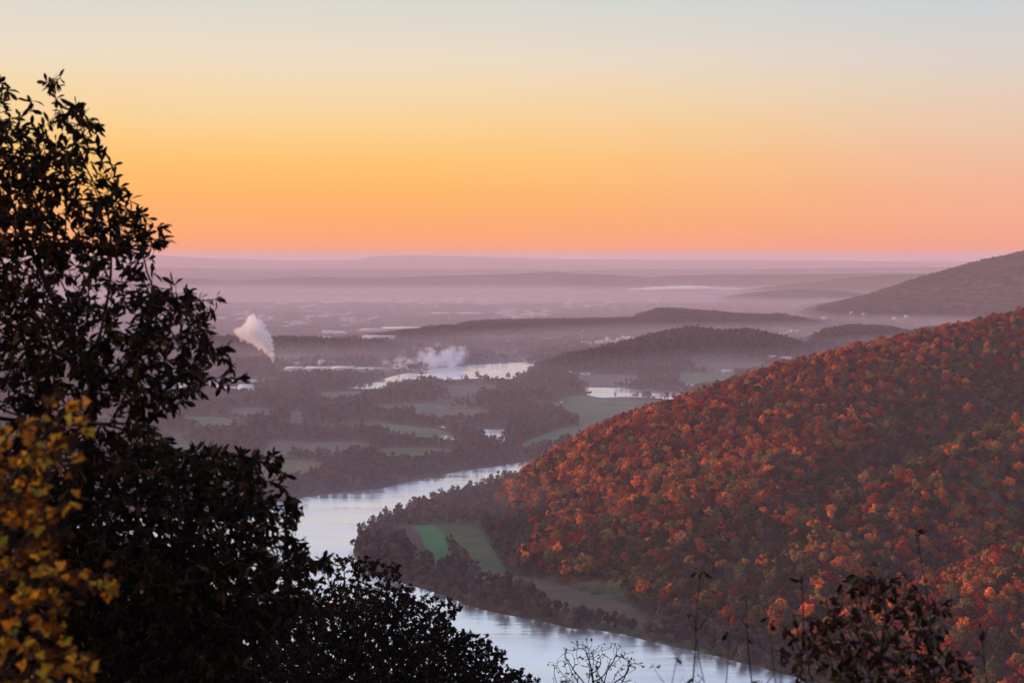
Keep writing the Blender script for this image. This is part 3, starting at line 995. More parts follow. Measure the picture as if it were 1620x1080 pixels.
def hill_weights(x, y, z, px, py):
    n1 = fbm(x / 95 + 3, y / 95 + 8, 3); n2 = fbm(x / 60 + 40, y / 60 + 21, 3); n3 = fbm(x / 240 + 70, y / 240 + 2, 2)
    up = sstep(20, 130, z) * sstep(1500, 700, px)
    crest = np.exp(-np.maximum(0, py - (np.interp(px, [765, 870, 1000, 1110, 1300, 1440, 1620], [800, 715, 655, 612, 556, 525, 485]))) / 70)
    hollow = np.exp(-(np.abs(py - np.interp(px, [1150, 1210, 1300, 1400, 1500, 1620], [930, 890, 815, 745, 668, 605])) / 85) ** 2) * sstep(1060, 1200, px)  # shade of the hollow, put into the choice of tree colours
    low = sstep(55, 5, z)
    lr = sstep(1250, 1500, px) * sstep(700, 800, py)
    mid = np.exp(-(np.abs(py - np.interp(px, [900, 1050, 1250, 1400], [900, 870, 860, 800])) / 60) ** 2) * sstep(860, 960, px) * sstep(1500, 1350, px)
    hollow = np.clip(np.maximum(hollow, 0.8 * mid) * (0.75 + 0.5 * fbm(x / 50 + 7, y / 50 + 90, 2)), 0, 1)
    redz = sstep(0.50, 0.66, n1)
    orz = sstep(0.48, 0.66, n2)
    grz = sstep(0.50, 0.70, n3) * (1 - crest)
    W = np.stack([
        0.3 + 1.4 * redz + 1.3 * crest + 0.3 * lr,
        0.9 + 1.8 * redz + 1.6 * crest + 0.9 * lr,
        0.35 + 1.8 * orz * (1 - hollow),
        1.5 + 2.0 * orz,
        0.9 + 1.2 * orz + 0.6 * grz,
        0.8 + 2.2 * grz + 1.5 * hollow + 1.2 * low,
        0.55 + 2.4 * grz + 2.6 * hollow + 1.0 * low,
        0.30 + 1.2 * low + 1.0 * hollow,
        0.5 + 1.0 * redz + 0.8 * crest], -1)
    spur_lit = np.exp(-(np.abs(py - np.interp(px, [1280, 1400, 1500, 1620], [915, 830, 775, 712])) / 42) ** 2) * sstep(1270, 1350, px)  # sunlit spur crest, painted in by favouring orange, copper and golden crowns
    hollow = hollow * (1 - 0.8 * spur_lit)
    W[:, 2] += 1.6 * spur_lit; W[:, 3] += 3.0 * spur_lit; W[:, 4] += 1.6 * spur_lit
    W[:, 5] += 4.0 * hollow; W[:, 6] += 6.0 * hollow; W[:, 7] += 1.8 * hollow; W[:, 8] += 1.0 * hollow  # hollow's shade as colour: more dark crowns here, fewer warm ones below
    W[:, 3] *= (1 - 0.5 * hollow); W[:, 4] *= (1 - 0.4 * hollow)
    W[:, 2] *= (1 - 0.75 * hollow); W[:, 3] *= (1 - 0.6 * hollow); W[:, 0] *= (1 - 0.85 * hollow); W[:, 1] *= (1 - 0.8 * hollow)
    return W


x, y = jitter_grid(-150, 1250, 900, 2700, 8.5)
z = near_hill(x, y)
keep = (z > 0.8) & ~inside_any(x, y, open_polys) & ~inside_any(x, y, water_polys)
x, y, z = x[keep], y[keep], z[keep]
keep = in_view(x, y, z, 90) & (rng.random(len(x)) > 0.03)
x, y, z = x[keep], y[keep], z[keep]
px, py = project(np.stack([x, y, z + 10], -1))
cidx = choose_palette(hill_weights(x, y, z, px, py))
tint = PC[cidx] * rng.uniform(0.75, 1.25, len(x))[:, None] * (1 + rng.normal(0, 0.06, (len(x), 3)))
sc = rng.uniform(0.62, 1.32, len(x)) * np.interp(z, [0, 60, 200], [0.82, 0.75, 0.64])
sz = sc * rng.uniform(0.75, 1.20, len(x))
rot = rng.uniform(0, 6.28, len(x)); pidx = rng.integers(0, len(hill_shapes), len(x))
dist = np.sqrt(x ** 2 + y ** 2)
vis = in_view(x, y, z + 8, 0, 0, 1075)
app = np.where(vis, sc / dist, 0)
order = np.argsort(-app)
indiv = order[:300]
rest = np.setdiff1d(np.arange(len(x)), indiv)
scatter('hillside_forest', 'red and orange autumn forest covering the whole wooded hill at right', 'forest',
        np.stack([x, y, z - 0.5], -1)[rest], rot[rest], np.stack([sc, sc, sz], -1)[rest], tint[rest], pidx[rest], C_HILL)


def place_word(px_, py_):
    v = 'at the foot of the hill beside the river' if (px_ < 1300 and py_ > 940) else \
        ('beside the ploughed strip field' if px_ < 1100 else
         ('on the lower slope left of the hollow' if px_ < 1250 else
          ('low in the hollow of the hill' if px_ < 1400 and py_ < 930 else
           ('on the near spur at the right edge' if px_ > 1480 else 'on the near spur behind the dark shrub'))))
    return v


def add_tree(shape, loc, rotz, scl, tint_, name, label, cat, group):
    root = bpy.data.objects.new(name, None)
    COL.objects.link(root)
    root.empty_display_size = 1
    root.location = loc; root.rotation_euler = (0, 0, rotz); root.scale = scl
    tag(root, label, cat, group)
    c = bpy.data.objects.new('crown', shape[0]); COL.objects.link(c); c.parent = root
    c['tint'] = [float(v) for v in tint_]
    t = bpy.data.objects.new('trunk', shape[1]); COL.objects.link(t); t.parent = root
    return root


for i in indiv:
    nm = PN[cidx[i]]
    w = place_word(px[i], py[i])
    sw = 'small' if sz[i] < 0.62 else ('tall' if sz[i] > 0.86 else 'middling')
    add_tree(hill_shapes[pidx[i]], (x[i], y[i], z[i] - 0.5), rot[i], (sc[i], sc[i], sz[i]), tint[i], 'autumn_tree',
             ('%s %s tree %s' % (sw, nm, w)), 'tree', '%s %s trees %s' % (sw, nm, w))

# ---- valley woods
x, y = jitter_grid(-1700, 1800, 1080, 5400, 10.2)
z = np.zeros_like(x)
t = x / y
keep = (np.abs(t) < 0.40)
x, y = x[keep], y[keep]
z = ground(x, y); nh = near_hill(x, y)
keep = (nh <= 0.8)
x, y, z = x[keep], y[keep], z[keep]
# some metres of clear margin round water
keep = ~inside_any(x, y, open_polys) & ~inside_any(x, y, water_polys) & ~inside_any(x + 2, y - 4, water_polys)
x, y, z = x[keep], y[keep], z[keep]
keep = in_view(x, y, z, 60, 0, 1150)
x, y, z = x[keep], y[keep], z[keep]
px, py = project(np.stack([x, y, z], -1))
# built-up shores and open ground between the woods
open_n = fbm(x / 170 + 11, y / 170 + 4, 3)
clear = (open_n > 0.61) & (y > 2450) & (z < 4)
town = (y > 3700) & (z < 3) & (px > 430) & (px < 620) & (py < 592)
keep = ~(clear & (rng.random(len(x)) < 0.92)) & ~(town & (rng.random(len(x)) < 0.75))
keep &= clear_of_buildings(x, y, 60)
x, y, z, px, py = x[keep], y[keep], z[keep], px[keep], py[keep]
VP = np.array([(0.062, 0.062, 0.074), (0.080, 0.066, 0.068), (0.052, 0.064, 0.050), (0.125, 0.055, 0.040), (0.046, 0.044, 0.050), (0.095, 0.086, 0.062)])
VPN = ['grey', 'brown', 'olive', 'rust', 'dark', 'tan']
n1 = fbm(x / 150 + 5, y / 150 + 30, 3); n2 = fbm(x / 110 + 45, y / 110 + 3, 3)
hillr = sstep(8, 40, z)
W = np.stack([1.6 + 0 * n1, 1.3 + 0 * n1, 0.5 + 2 * sstep(0.55, 0.7, n2), 0.12 + 2.4 * sstep(0.55, 0.70, n1) + 1.6 * hillr, 1.2 + 0 * n1, 0.4 + 1.2 * sstep(0.5, 0.7, n2)], -1)
c = np.cumsum(W / W.sum(1, keepdims=True), 1)
cidx = (rng.random(len(W))[:, None] > c).sum(1).clip(0, 5)
tint = VP[cidx] * rng.uniform(0.55, 1.5, len(x))[:, None]
sc = rng.uniform(0.7, 1.35, len(x)) * np.interp(fbm(x / 80, y / 80 + 60, 2), [0.3, 0.7], [0.8, 1.15])
upper = np.clip(1 - np.abs(py - np.interp(px, [560, 620, 740, 860], [830, 800, 768, 745])) / 26, 0, 1) * (px > 540) * (px < 900)
sc = sc * (1 - 0.2 * upper) * np.where(y < 2400, 0.84, 1.0)
sz = sc * rng.uniform(0.8, 1.2, len(x))
rot = rng.uniform(0, 6.28, len(x)); pidx = rng.integers(0, len(bare_shapes), len(x))
dist = np.hypot(x, y)
vis = in_view(x, y, z + 5, 0, 0, 1060) & ~in_poly(px, py, FG_MASK)
app = np.where(vis, sc / dist, 0)
order = np.argsort(-app); indiv = order[:300]
rest = np.setdiff1d(np.arange(len(x)), indiv)
scatter('valley_woods', 'grey leafless woods covering the valley floor round the fields and river', 'forest',
        np.stack([x, y, z - 0.3], -1)[rest], rot[rest], np.stack([sc, sc, sz], -1)[rest], tint[rest], pidx[rest], C_BARE)
for i in indiv:
    edge = inside_any(x[i:i + 1], y[i:i + 1] - 26, water_polys)[0]
    w = ('at the very tip of the river bend' if px[i] < 620 else 'on the bend below the green field' if px[i] < 735 else
         'below the left end of the strip field' if px[i] < 850 else 'below the middle of the strip field' if px[i] < 990 else
         'between the strip field end and the hill foot' if px[i] < 1150 else 'by the river behind the saplings')
    w = ('at the water ' if edge else 'inland ') + w
    w = ('small ' if sz[i] < 0.75 else 'tall ' if sz[i] > 1.02 else 'middling ') + '|' + w
    sw, w = w.split('|')
    add_tree(bare_shapes[pidx[i]], (x[i], y[i], z[i] - 0.3), rot[i], (sc[i], sc[i], sz[i]), tint[i], 'riverbank_tree',
             '%s%s leafless tree %s' % (sw, VPN[cidx[i]], w), 'tree', '%s%s leafless trees %s' % (sw, VPN[cidx[i]], w))

# ---- far stands of trees
x, y = jitter_grid(-3600, 3900, 5300, 9600, 31, 0.9)
keep = np.abs(x / y) < 0.385
x, y = x[keep], y[keep]
z = ground(x, y)
px, py = project(np.stack([x, y, z], -1))
dn = fbm(x / 420 + 2, y / 420 + 9, 3)
keep = (z > 12) | (rng.random(len(x)) < np.where(dn > 0.5, 0.22, 0.8))
keep &= ~inside_any(x, y, water_polys) & clear_of_buildings(x, y, 160)
x, y, z = x[keep], y[keep], z[keep]
n1 = fbm(x / 400 + 5, y / 400 + 30, 3)
hillr = sstep(10, 50, z)
W = np.stack([1.6 + 0 * n1, 1.3 + 0 * n1, 0.3 + 0 * n1, 0.35 + 1.8 * sstep(0.5, 0.68, n1) + 0.9 * hillr, 1.0 + 0 * n1, 0.4 + 0 * n1], -1)
c = np.cumsum(W / W.sum(1, keepdims=True), 1)
cidx = (rng.random(len(W))[:, None] > c).sum(1).clip(0, 5)
tint = VP[cidx] * rng.uniform(0.8, 1.25, len(x))[:, None]
sc = rng.uniform(0.8, 1.3, len(x))
scatter('far_woods', 'hazy purple woods on the far hills beyond the second river reach', 'forest',
        np.stack([x, y, z - 0.5], -1), rng.uniform(0, 6.28, len(x)), np.stack([sc, sc, sc], -1), tint,
        rng.integers(0, len(far_shapes), len(x)), C_FAR)

# ------------------------------------------------------------------ steam and fog
def steam_mat(name, den, scale, lo, hi, col=(1.0, 0.995, 0.99), aniso=0.0):
    M = Mat(name)
    nz = M.noise(scale, 5)
    mr = M.n('ShaderNodeMapRange'); mr.inputs['From Min'].default_value = lo; mr.inputs['From Max'].default_value = hi
    mr.inputs['To Min'].default_value = 0.0; mr.inputs['To Max'].default_value = den
    M.l(nz.outputs['Fac'], mr.inputs['Value'])
    v = M.n('ShaderNodeVolumePrincipled')
    v.inputs['Color'].default_value = (*col, 1); v.inputs['Anisotropy'].default_value = aniso
    v.inputs['Density Attribute'].default_value = ''
    M.l(mr.outputs[0], v.inputs['Density']); M.l(v.outputs[0], M.out.inputs['Volume'])
    M.m.cycles.volume_step_rate = 0.6
    return M.m


def puff_cloud(name, label, balls, voxel, disp, mat, squash=1.0, tsize=30, veil=None):
    Vs = []; Fs = []; o_ = 0
    c0 = np.mean([b[:3] for b in balls], 0)
    for (X, Y, Z, r_) in balls:
        V, F = ico(r_, 2)
        V = V * np.array([1, 1, squash]) + np.array([X, Y, Z]) - c0
        Vs.append(V); Fs.append(F + o_); o_ += len(V)
    o = link(name, new_mesh(name, np.vstack(Vs), np.vstack(Fs), [mat]), None, tuple(c0))
    rm = o.modifiers.new('remesh', 'REMESH'); rm.mode = 'VOXEL'; rm.voxel_size = voxel
    tx = bpy.data.textures.new(name, 'CLOUDS'); tx.noise_scale = tsize; tx.noise_depth = 3
    dp = o.modifiers.new('lumps', 'DISPLACE'); dp.texture = tx; dp.strength = disp; dp.mid_level = 0.55
    dp.texture_coords = 'LOCAL'
    tag(o, label, 'steam', kind='stuff')
    if veil:
        for q, vm_ in enumerate(veil):
            f = 1.32 + 0.4 * q
            Vs = []
            for (X, Y, Z, r_) in balls:
                V, F = ico(r_ * f, 2)
                Vs.append(V * np.array([1, 1, squash]) + np.array([X, Y, Z]) - c0)
            v = link('veil', new_mesh('veil', np.vstack(Vs), np.vstack(Fs), [vm_]), o)
            rm = v.modifiers.new('remesh', 'REMESH'); rm.mode = 'VOXEL'; rm.voxel_size = voxel * 1.2
            dp = v.modifiers.new('lumps', 'DISPLACE'); dp.texture = tx; dp.strength = disp * 1.6; dp.mid_level = 0.5
    return o


def ball(px, py, d, rpx):
    p = at_dist(px, py, d)
    return (p[0], p[1], p[2], rpx * d / FPX)


_g = np.random.default_rng(5)
# tall plume
D = CHIMNEY[1]
path = [(432.5, 570, 2.2), (431.5, 566, 3.2), (430, 561, 4.6), (427, 555, 6.5), (423, 549, 8.5), (418, 542, 10.5), (413, 535, 12.5), (407, 528, 14),
        (402, 520, 13.5), (399, 513, 10.5), (401, 506, 7), (396, 530, 11), (388, 528, 9), (380, 525, 7), (374, 523, 4.5), (391, 519, 8), (410, 518, 9), (416, 522, 6)]
B = []
for a, b, r_ in path:
    r_ = r_ * 1.15
    B.append(ball(a, b, D + _g.normal() * r_ * 0.6, r_ * 0.82))
    for k in range(6 if r_ > 5 else 0):
        q = _g.uniform(0, 6.28)
        B.append(ball(a + math.cos(q) * r_ * .75, b + math.sin(q) * r_ * .75, D + _g.normal() * r_, r_ * _g.uniform(.3, .5)))
puff_cloud('steam_plume', 'tall white and pink steam plume leaning left from the chimney', B, 1.8, 8, steam_mat('plume_steam', 0.26, 0.08, 0.46, 0.66), 1.0, 14, [steam_mat('plume_veil', 0.07, 0.05, 0.42, 0.70)])
# steam off the river
B = []
for i in range(170):
    u = _g.random()
    a = 606 + 130 * u + _g.normal() * 2
    top = np.interp(a, [618, 640, 680, 720, 740], [572, 555, 548, 545, 552])
    bot = np.interp(a, [618, 640, 680, 720, 740], [600, 598, 588, 572, 562])
    h_ = _g.random() ** 1.3
    b = bot + (top - bot) * h_ * _g.uniform(0.75, 1.15)
    B.append(ball(a + 5 * h_, b, 4180 + _g.normal() * 40, _g.uniform(7.0, 10.5) * (1 - 0.50 * h_)))
puff_cloud('river_steam', 'pink lit steam drifting off the bright far river reach', B, 2.5, 12, steam_mat('river_steam', 0.10, 0.06, 0.47, 0.76), 1.0, 18, [steam_mat('river_veil', 0.022, 0.035, 0.42, 0.75)])
B = [ball(a, b, 4350, r_) for a, b, r_ in [(834, 574, 3), (830, 570, 3), (826, 567, 2.6), (838, 580, 3), (822, 564, 2.2), (843, 576, 2), (836, 586, 3), (760, 574, 3), (770, 572, 3), (780, 571, 2.5)]]
puff_cloud('river_steam', 'thin curls of steam at the right end of the far river reach', B, 2.0, 8, steam_mat('thin_steam', 0.03, 0.04, 0.40, 0.62), 1.0, 12)
B = [ball(a, b, 5150, r_) for a, b, r_ in [(921, 540, 2.6), (920, 534, 2.4), (918, 528, 2.2), (923, 523, 1.8), (926, 542, 4), (934, 543, 4), (944, 542, 4), (952, 540, 5), (960, 537, 5), (966, 539, 4),
     (913, 545, 3.5), (905, 546, 3), (898, 545, 2.5), (978, 537, 4.5), (986, 535, 5), (994, 535, 5), (1002, 536, 4), (1008, 535, 3), (972, 541, 4)]]
puff_cloud('valley_steam', 'white steam wisps rising behind the left shoulder of the wooded knoll', B, 2.5, 9, steam_mat('valley_steam', 0.07, 0.03, 0.38, 0.60), 1.0, 16)
B = [ball(a, b, 5700, r_) for a, b, r_ in [(807, 532, 3), (804, 536, 2.6), (812, 535, 3), (809, 539, 3), (800, 533, 2)]]
puff_cloud('mill_steam', 'small pink puff above the pale building beyond the river', B, 2.0, 7, steam_mat('mill_steam', 0.03, 0.04, 0.38, 0.60), 1.0, 12)
# flat fog banks
B = []
for i in range(34):
    u = i / 33.0
    a = 990 + 196 * u
    th = np.interp(u, [0, 0.2, 0.5, 0.75, 1.0], [1.6, 3.4, 5.6, 3.4, 1.3])
    B.append(ball(a, 458 - th * 0.35, 11700 + _g.normal() * 60, th * 1.6))
puff_cloud('fog_bank', 'long thin white fog bank lying in the far valley', B, 9, 14, steam_mat('bank_fog', 0.09, 0.008, 0.30, 0.5), 0.55, 60)
B = [ball(a, b, 6050, r_) for a, b, r_ in [(1222, 530, 3), (1232, 527, 4), (1242, 526, 5), (1252, 525, 5), (1262, 525, 5), (1272, 526, 4), (1282, 527, 3)]]
puff_cloud('fog_bank', 'low white fog patch between the two wooded knolls', B, 4, 6, steam_mat('low_fog', 0.16, 0.012, 0.30, 0.5), 0.8, 30)
B = [ball(a, b, 6500, r_) for a, b, r_ in [(1415, 520, 2.2), (1421, 519.5, 2.6), (1428, 519.5, 2.4), (1434, 520, 2), (1125, 522, 2.2), (1133, 522, 2.4), (1140, 523, 2)]]
puff_cloud('fog_bank', 'small bright scraps of fog behind the wooded knoll crests', B, 3, 4, bpy.data.materials['low_fog'], 0.7, 30)
# ------------------------------------------------------------------ foreground trees
def grow(attr, roots, step, infl, kill, iters=160, up=0.0):
    """space colonisation: returns node positions and parents"""
    attr = np.asarray(attr, float)
    pos = [np.array(r_[0], float) for r_ in roots]; par = [r_[1] for r_ in roots]
    P = np.array(pos)
    dist = np.full(len(attr), 1e9); near = np.zeros(len(attr), int)
    alive = np.ones(len(attr), bool)

    def upd(i0):
        Pn = np.array(pos[i0:])
        for s in range(0, len(attr), 4000):
            d = np.linalg.norm(attr[s:s + 4000, None] - Pn[None], axis=-1)
            k = d.argmin(1); dm = d[np.arange(len(d)), k]
            b = dm < dist[s:s + 4000]
            dist[s:s + 4000][b] = dm[b]; near[s:s + 4000][b] = k[b] + i0
    upd(0)
    for it in range(iters):
        m = alive & (dist < infl)
        if not m.any():
            break
        n0 = len(pos)
        idx = near[m]; PP = np.array(pos)
        dv = attr[m] - PP[idx]; dv /= np.maximum(np.linalg.norm(dv, axis=1), 1e-6)[:, None]
        S = np.zeros((n0, 3)); np.add.at(S, idx, dv)
        for k in np.unique(idx):
            d = S[k] + _fg.normal(size=3) * 0.25 + np.array([0, 0, up])
            d /= max(np.linalg.norm(d), 1e-6)
            pos.append(pos[k] + d * step); par.append(int(k))
        upd(n0)
        alive &= dist > kill
    return np.array(pos), np.array(par)


def branch_radii(par, tip, expo=2.3):
    n = len(par); r_ = np.zeros(n); acc = np.zeros(n)
    for i in range(n - 1, -1, -1):
        acc[i] = max(acc[i], tip ** expo)
        if par[i] >= 0:
            acc[par[i]] += acc[i]
    return acc ** (1 / expo)


def tube_mesh(P, par, rad, k=5):
    V = []; F = []
    n = len(P)
    main = {}
    for i in range(n):
        p = par[i]
        if p >= 0 and (p not in main or rad[i] > rad[main[p]]):
            main[p] = i
    t = np.linspace(0, 2 * np.pi, k, endpoint=False)
    ring = {}

    def mk(c, d, r_):
        u = np.cross(d, [0.31, 0.2, 0.93]); u /= max(np.linalg.norm(u), 1e-6); v = np.cross(d, u)
        s = len(V)
        for a in t:
            V.append(c + (u * math.cos(a) + v * math.sin(a)) * r_)
        return s
    for i in range(n):
        p = par[i]
        if p < 0:
            ring[i] = mk(P[i], np.array([0, 0, 1.0]), rad[i]); continue
        d = P[i] - P[p]; d /= max(np.linalg.norm(d), 1e-6)
        s0 = ring[p] if main[p] == i else mk(P[p], d, rad[i] * 1.15)
        s1 = mk(P[i], d, rad[i]); ring[i] = s1
        for j in range(k):
            F.append((s0 + j, s0 + (j + 1) % k, s1 + (j + 1) % k, s1 + j))
    return np.array(V), np.array(F)


# leaf outlines: rows of (along, halfwidth); a fold along the midrib and a droop along the length
OAK_LEAF = [(0, .02), (.12, .05), (.32, .10), (.52, .15), (.68, .165), (.84, .12), (1.0, .01)]
SMALL_LEAF = [(0, .03), (.25, .2), (.5, .30), (.75, .2), (1.0, .02)]


def strip_leaves(C, D, N, L, prof, fold=0.25, droop=0.25, width=1.0):
    """C base points, D directions, N normals, L lengths -> mesh arrays"""
    D = D / np.linalg.norm(D, axis=1)[:, None]
    S = np.cross(D, N); S /= np.maximum(np.linalg.norm(S, axis=1), 1e-6)[:, None]
    N = np.cross(S, D)
    n = len(C); R_ = len(prof)
    V = np.zeros((n, R_, 3, 3))
    wv = np.random.default_rng(3).uniform(0.8, 1.2, (n, 1)) * width
    fd = np.random.default_rng(4).uniform(0.4, 1.6, (n, 1)) * fold
    dr = np.random.default_rng(5).uniform(-0.3, 1.6, (n, 1)) * droop
    for k, (a, w) in enumerate(prof):
        cen = C + D * (a * L)[:, None] - N * (dr * a * a * L[:, None])
        V[:, k, 1] = cen
        V[:, k, 0] = cen - S * (w * wv * L[:, None]) + N * (fd * w * L[:, None])
        V[:, k, 2] = cen + S * (w * wv * L[:, None]) + N * (fd * w * L[:, None])
    base = (np.arange(n) * R_ * 3)[:, None]
    q = []
    for k in range(R_ - 1):
        for j in (0, 1):
            a = k * 3 + j
            q.append([a, a + 1, a + 4, a + 3])
    F = (base[:, :, None] + np.array(q)[None]).reshape(-1, 4)
    return V.reshape(-1, 3), F


MAPLE = [(0, 0), (.10, .06), (.34, .10), (.50, .02), (.44, .20), (.62, .34), (.50, .42), (.30, .40), (.36, .62), (.20, .66), (.10, .86), (0, 1.05),
         (-.10, .86), (-.20, .66), (-.36, .62), (-.30, .40), (-.50, .42), (-.62, .34), (-.44, .20), (-.50, .02), (-.34, .10), (-.10, .06)]


def maple_leaves(C, D, N, L):
    D = D / np.linalg.norm(D, axis=1)[:, None]
    S = np.cross(D, N); S /= np.maximum(np.linalg.norm(S, axis=1), 1e-6)[:, None]
    N = np.cross(S, D)
    n = len(C); o = np.array(MAPLE); m = len(o)
    g = np.random.default_rng(8)
    cup = g.uniform(-0.15, 0.2, n)[:, None]
    V = np.zeros((n, m + 1, 3))
    V[:, 0] = C + D * (0.42 * L)[:, None]
    for k, (a, b) in enumerate(o):
        q = (a * a + (b - .42) ** 2)
        V[:, k + 1] = C + S * (a * L)[:, None] + D * (b * L)[:, None] + N * (cup * q * L[:, None])
    base = (np.arange(n) * (m + 1))[:, None, None]
    tri = np.array([[0, 1 + k, 1 + (k + 1) % m] for k in range(m)])[None]
    return V.reshape(-1, 3), (base + tri).reshape(-1, 3)


def envelope(rows, D, n, depth=1.0, dmin=0.0, lump=0.0, seed=1):
    """random points in a crown whose outline is given by rows of (py, left px, right px) at distance D"""
    g = np.random.default_rng(seed)
    rows = np.array(rows, float)
    pts = []
    wmax = (rows[:, 2] - rows[:, 1]).max()
    while len(pts) < n:
        py = g.uniform(rows[0, 0], rows[-1, 0], 4000)
        l = np.interp(py, rows[:, 0], rows[:, 1]); r_ = np.interp(py, rows[:, 0], rows[:, 2])
        r_ = r_ + (vnoise(py / 16 + seed, py * 0 + 3) + vnoise(py / 42 + seed, py * 0 + 8) - 1.0) * 34
        px = g.uniform(rows[:, 1].min(), rows[:, 2].max() + 20, 4000)
        c = (l + r_) / 2; hw = (r_ - l) / 2
        u = (px - c) / np.maximum(hw, 1)
        w = g.uniform(-1, 1, 4000)
        m = (np.abs(u) < 1) & (np.abs(w) < np.sqrt(np.maximum(0, 1 - u * u)) ** 0.7)
        dd = w * hw * D / FPX * depth
        P = at_dist(px, py, D + 0 * dd)
        P[:, 0] *= 1; P[:, 1] += np.maximum(dd, dmin)
        P[:, 0] *= (P[:, 1] / D); P[:, 2] = CAM_Z + (P[:, 2] - CAM_Z) * (P[:, 1] / D)
        if lump:
            q = P / lump
            nn = (vnoise(q[:, 0] + q[:, 1] * .7 + 40, q[:, 2] + 40 - q[:, 1] * .3) + vnoise(q[:, 0] + 80, q[:, 1] + q[:, 2] + 60)) / 2
            m &= nn > 0.30 + 0.12 * g.random(4000)
        pts += list(P[m])
    return np.array(pts[:n])


_fg = np.random.default_rng(99)


def tip_leaves(P, par, rad, tipr, per, L0, spread, hang, side=0.25, per_side=1):
    kids = np.bincount(par[par >= 0], minlength=len(P))
    d = np.zeros_like(P); m = par >= 0
    d[m] = P[m] - P[par[m]]; d /= np.maximum(np.linalg.norm(d, axis=1), 1e-6)[:, None]
    C = []; D = []; N = []
    tips = np.where(kids == 0)[0]
    thin = np.where((kids > 0) & (rad < tipr * 2.2) & m)[0]
    for k, cnt in [(t_, int(_fg.integers(per - 2, per + 3))) for t_ in tips] + [(t_, per_side) for t_ in thin if _fg.random() < side]:
        for j in range(max(cnt, 1)):
            dd = d[k] * 0.7 + _fg.normal(size=3) * spread + np.array([0, 0, -hang * _fg.random()])
            C.append(P[k] - d[k] * _fg.random() * L0 * 0.5 + _fg.normal(size=3) * L0 * 0.06)
            D.append(dd)
            nn = _fg.normal(size=3) + np.array([0, 0, 1.0])
            N.append(nn)
    C = np.array(C); D = np.array(D); N = np.array(N)
    L = L0 * _fg.uniform(0.65, 1.25, len(C))
    return C, D, N, L


def plant(name, label, cat, base, P, par, rad, leafV, leafF, bark, leafmat, group=None, leafname='crown', k=5):
    root = link(name, None, None, base)
    tag(root, label, cat, group)
    V, F = tube_mesh(P, par, rad, k)
    b = np.array(base)
    link('trunk', new_mesh('trunk', V - b, F, [bark], smooth=True), root)
    if leafV is not None:
        link(leafname, new_mesh(leafname, leafV - b, leafF, [leafmat]), root)
    return root


def gz(x, y):
    return float(ground(np.array([x]), np.array([y]))[0])


def trunk_chain(base, top, n, wob=0.1):
    base = np.array(base, float); top = np.array(top, float)
    out = []
    for i in range(n + 1):
        t_ = i / n
        p = base * (1 - t_) + top * t_ + np.array([math.sin(t_ * 5), math.cos(t_ * 4), 0]) * wob * math.sin(math.pi * t_)
        out.append((p, i - 1))
    return out


# --- big oak at the left
MAT_OAK = mat_leaf('oak_leaf', [(0, (0.007, 0.007, 0.004)), (0.45, (0.014, 0.010, 0.006)), (0.75, (0.034, 0.015, 0.008)), (0.92, (0.070, 0.040, 0.012)), (1, (0.065, 0.025, 0.010))], 9, 0.22, 0.8)
OAKD = 10.5
rows = [(116, 60, 84), (128, -90, 92), (150, -140, 102), (200, -160, 158), (245, -170, 172), (290, -190, 200), (330, -200, 236), (385, -220, 275), (420, -230, 245), (455, -240, 262),
        (485, -250, 362), (540, -260, 345), (600, -260, 378), (640, -260, 300), (680, -260, 250), (700, -260, 300), (712, -260, 455), (770, -260, 455), (800, -260, 480),
        (850, -260, 470), (880, -260, 515), (920, -260, 515), (960, -260, 490), (1010, -260, 440), (1080, -260, 400), (1200, -260, 330), (1290, -200, 200)]
A = np.vstack([envelope(rows, OAKD, 12000, 0.75, -2.2, 0.42, 11), envelope(rows[14:], OAKD, 5200, 0.6, -2.0, 0.0, 12)])
bx, by = -3.1, OAKD + 0.3
base = (bx, by, gz(bx, by) - 0.3)
topz = CAM_Z - 1.0
roots = trunk_chain(base, (-3.2, by, topz), 26, 0.15)
P, par = grow(A, roots, 0.088, 1.3, 0.098, 190)
rad = branch_radii(par, 0.0026, 2.5)
C, Dd, N, L = tip_leaves(P, par, rad, 0.0028, 10, 0.086, 0.55, 0.8, 0.95, 4)
print('oak', len(P), len(C))
LV, LF = strip_leaves(C, Dd, N, L, OAK_LEAF, 0.3, 0.3)
plant('oak_tree', 'tall dark oak filling the left side with drooping brown leaves', 'tree', base, P, par, rad, LV, LF, MAT_DARKBARK, MAT_OAK)

# --- yellow maple close by, lower left
MAT_MAPLE = mat_leaf('maple_leaf', [(0, (0.03, 0.012, 0.008)), (0.3, (0.07, 0.028, 0.010)), (0.5, (0.24, 0.08, 0.012)), (0.72, (0.52, 0.22, 0.018)), (0.9, (0.66, 0.36, 0.026)), (1, (0.22, 0.24, 0.035))], 25, 0.4, 0.7)
MD = 4.6
rows = [(615, 60, 118), (645, 80, 120), (680, -20, 150), (720, -120, 125), (820, -150, 150), (880, -150, 165), (930, -150, 160), (980, -150, 110), (1040, -150, 130), (1140, -150, 110), (1250, -120, 60)]
A = envelope(rows, MD, 4200, 0.8, -0.8, 0.20, 21)
bx, by = -1.75, MD + 0.1
base = (bx, by, gz(bx, by) - 0.2)
roots = trunk_chain(base, (-1.72, by, CAM_Z - 1.2), 14, 0.06)
P, par = grow(A, roots, 0.040, 0.9, 0.043, 180)
rad = branch_radii(par, 0.0016, 2.4)
C, Dd, N, L = tip_leaves(P, par, rad, 0.0013, 3, 0.037, 0.7, 0.5, 0.3, 1)
N = N * 0.6 + np.array([0, -0.9, 0.3])
print('maple', len(P), len(C))
LV, LF = maple_leaves(C, Dd, N, L)
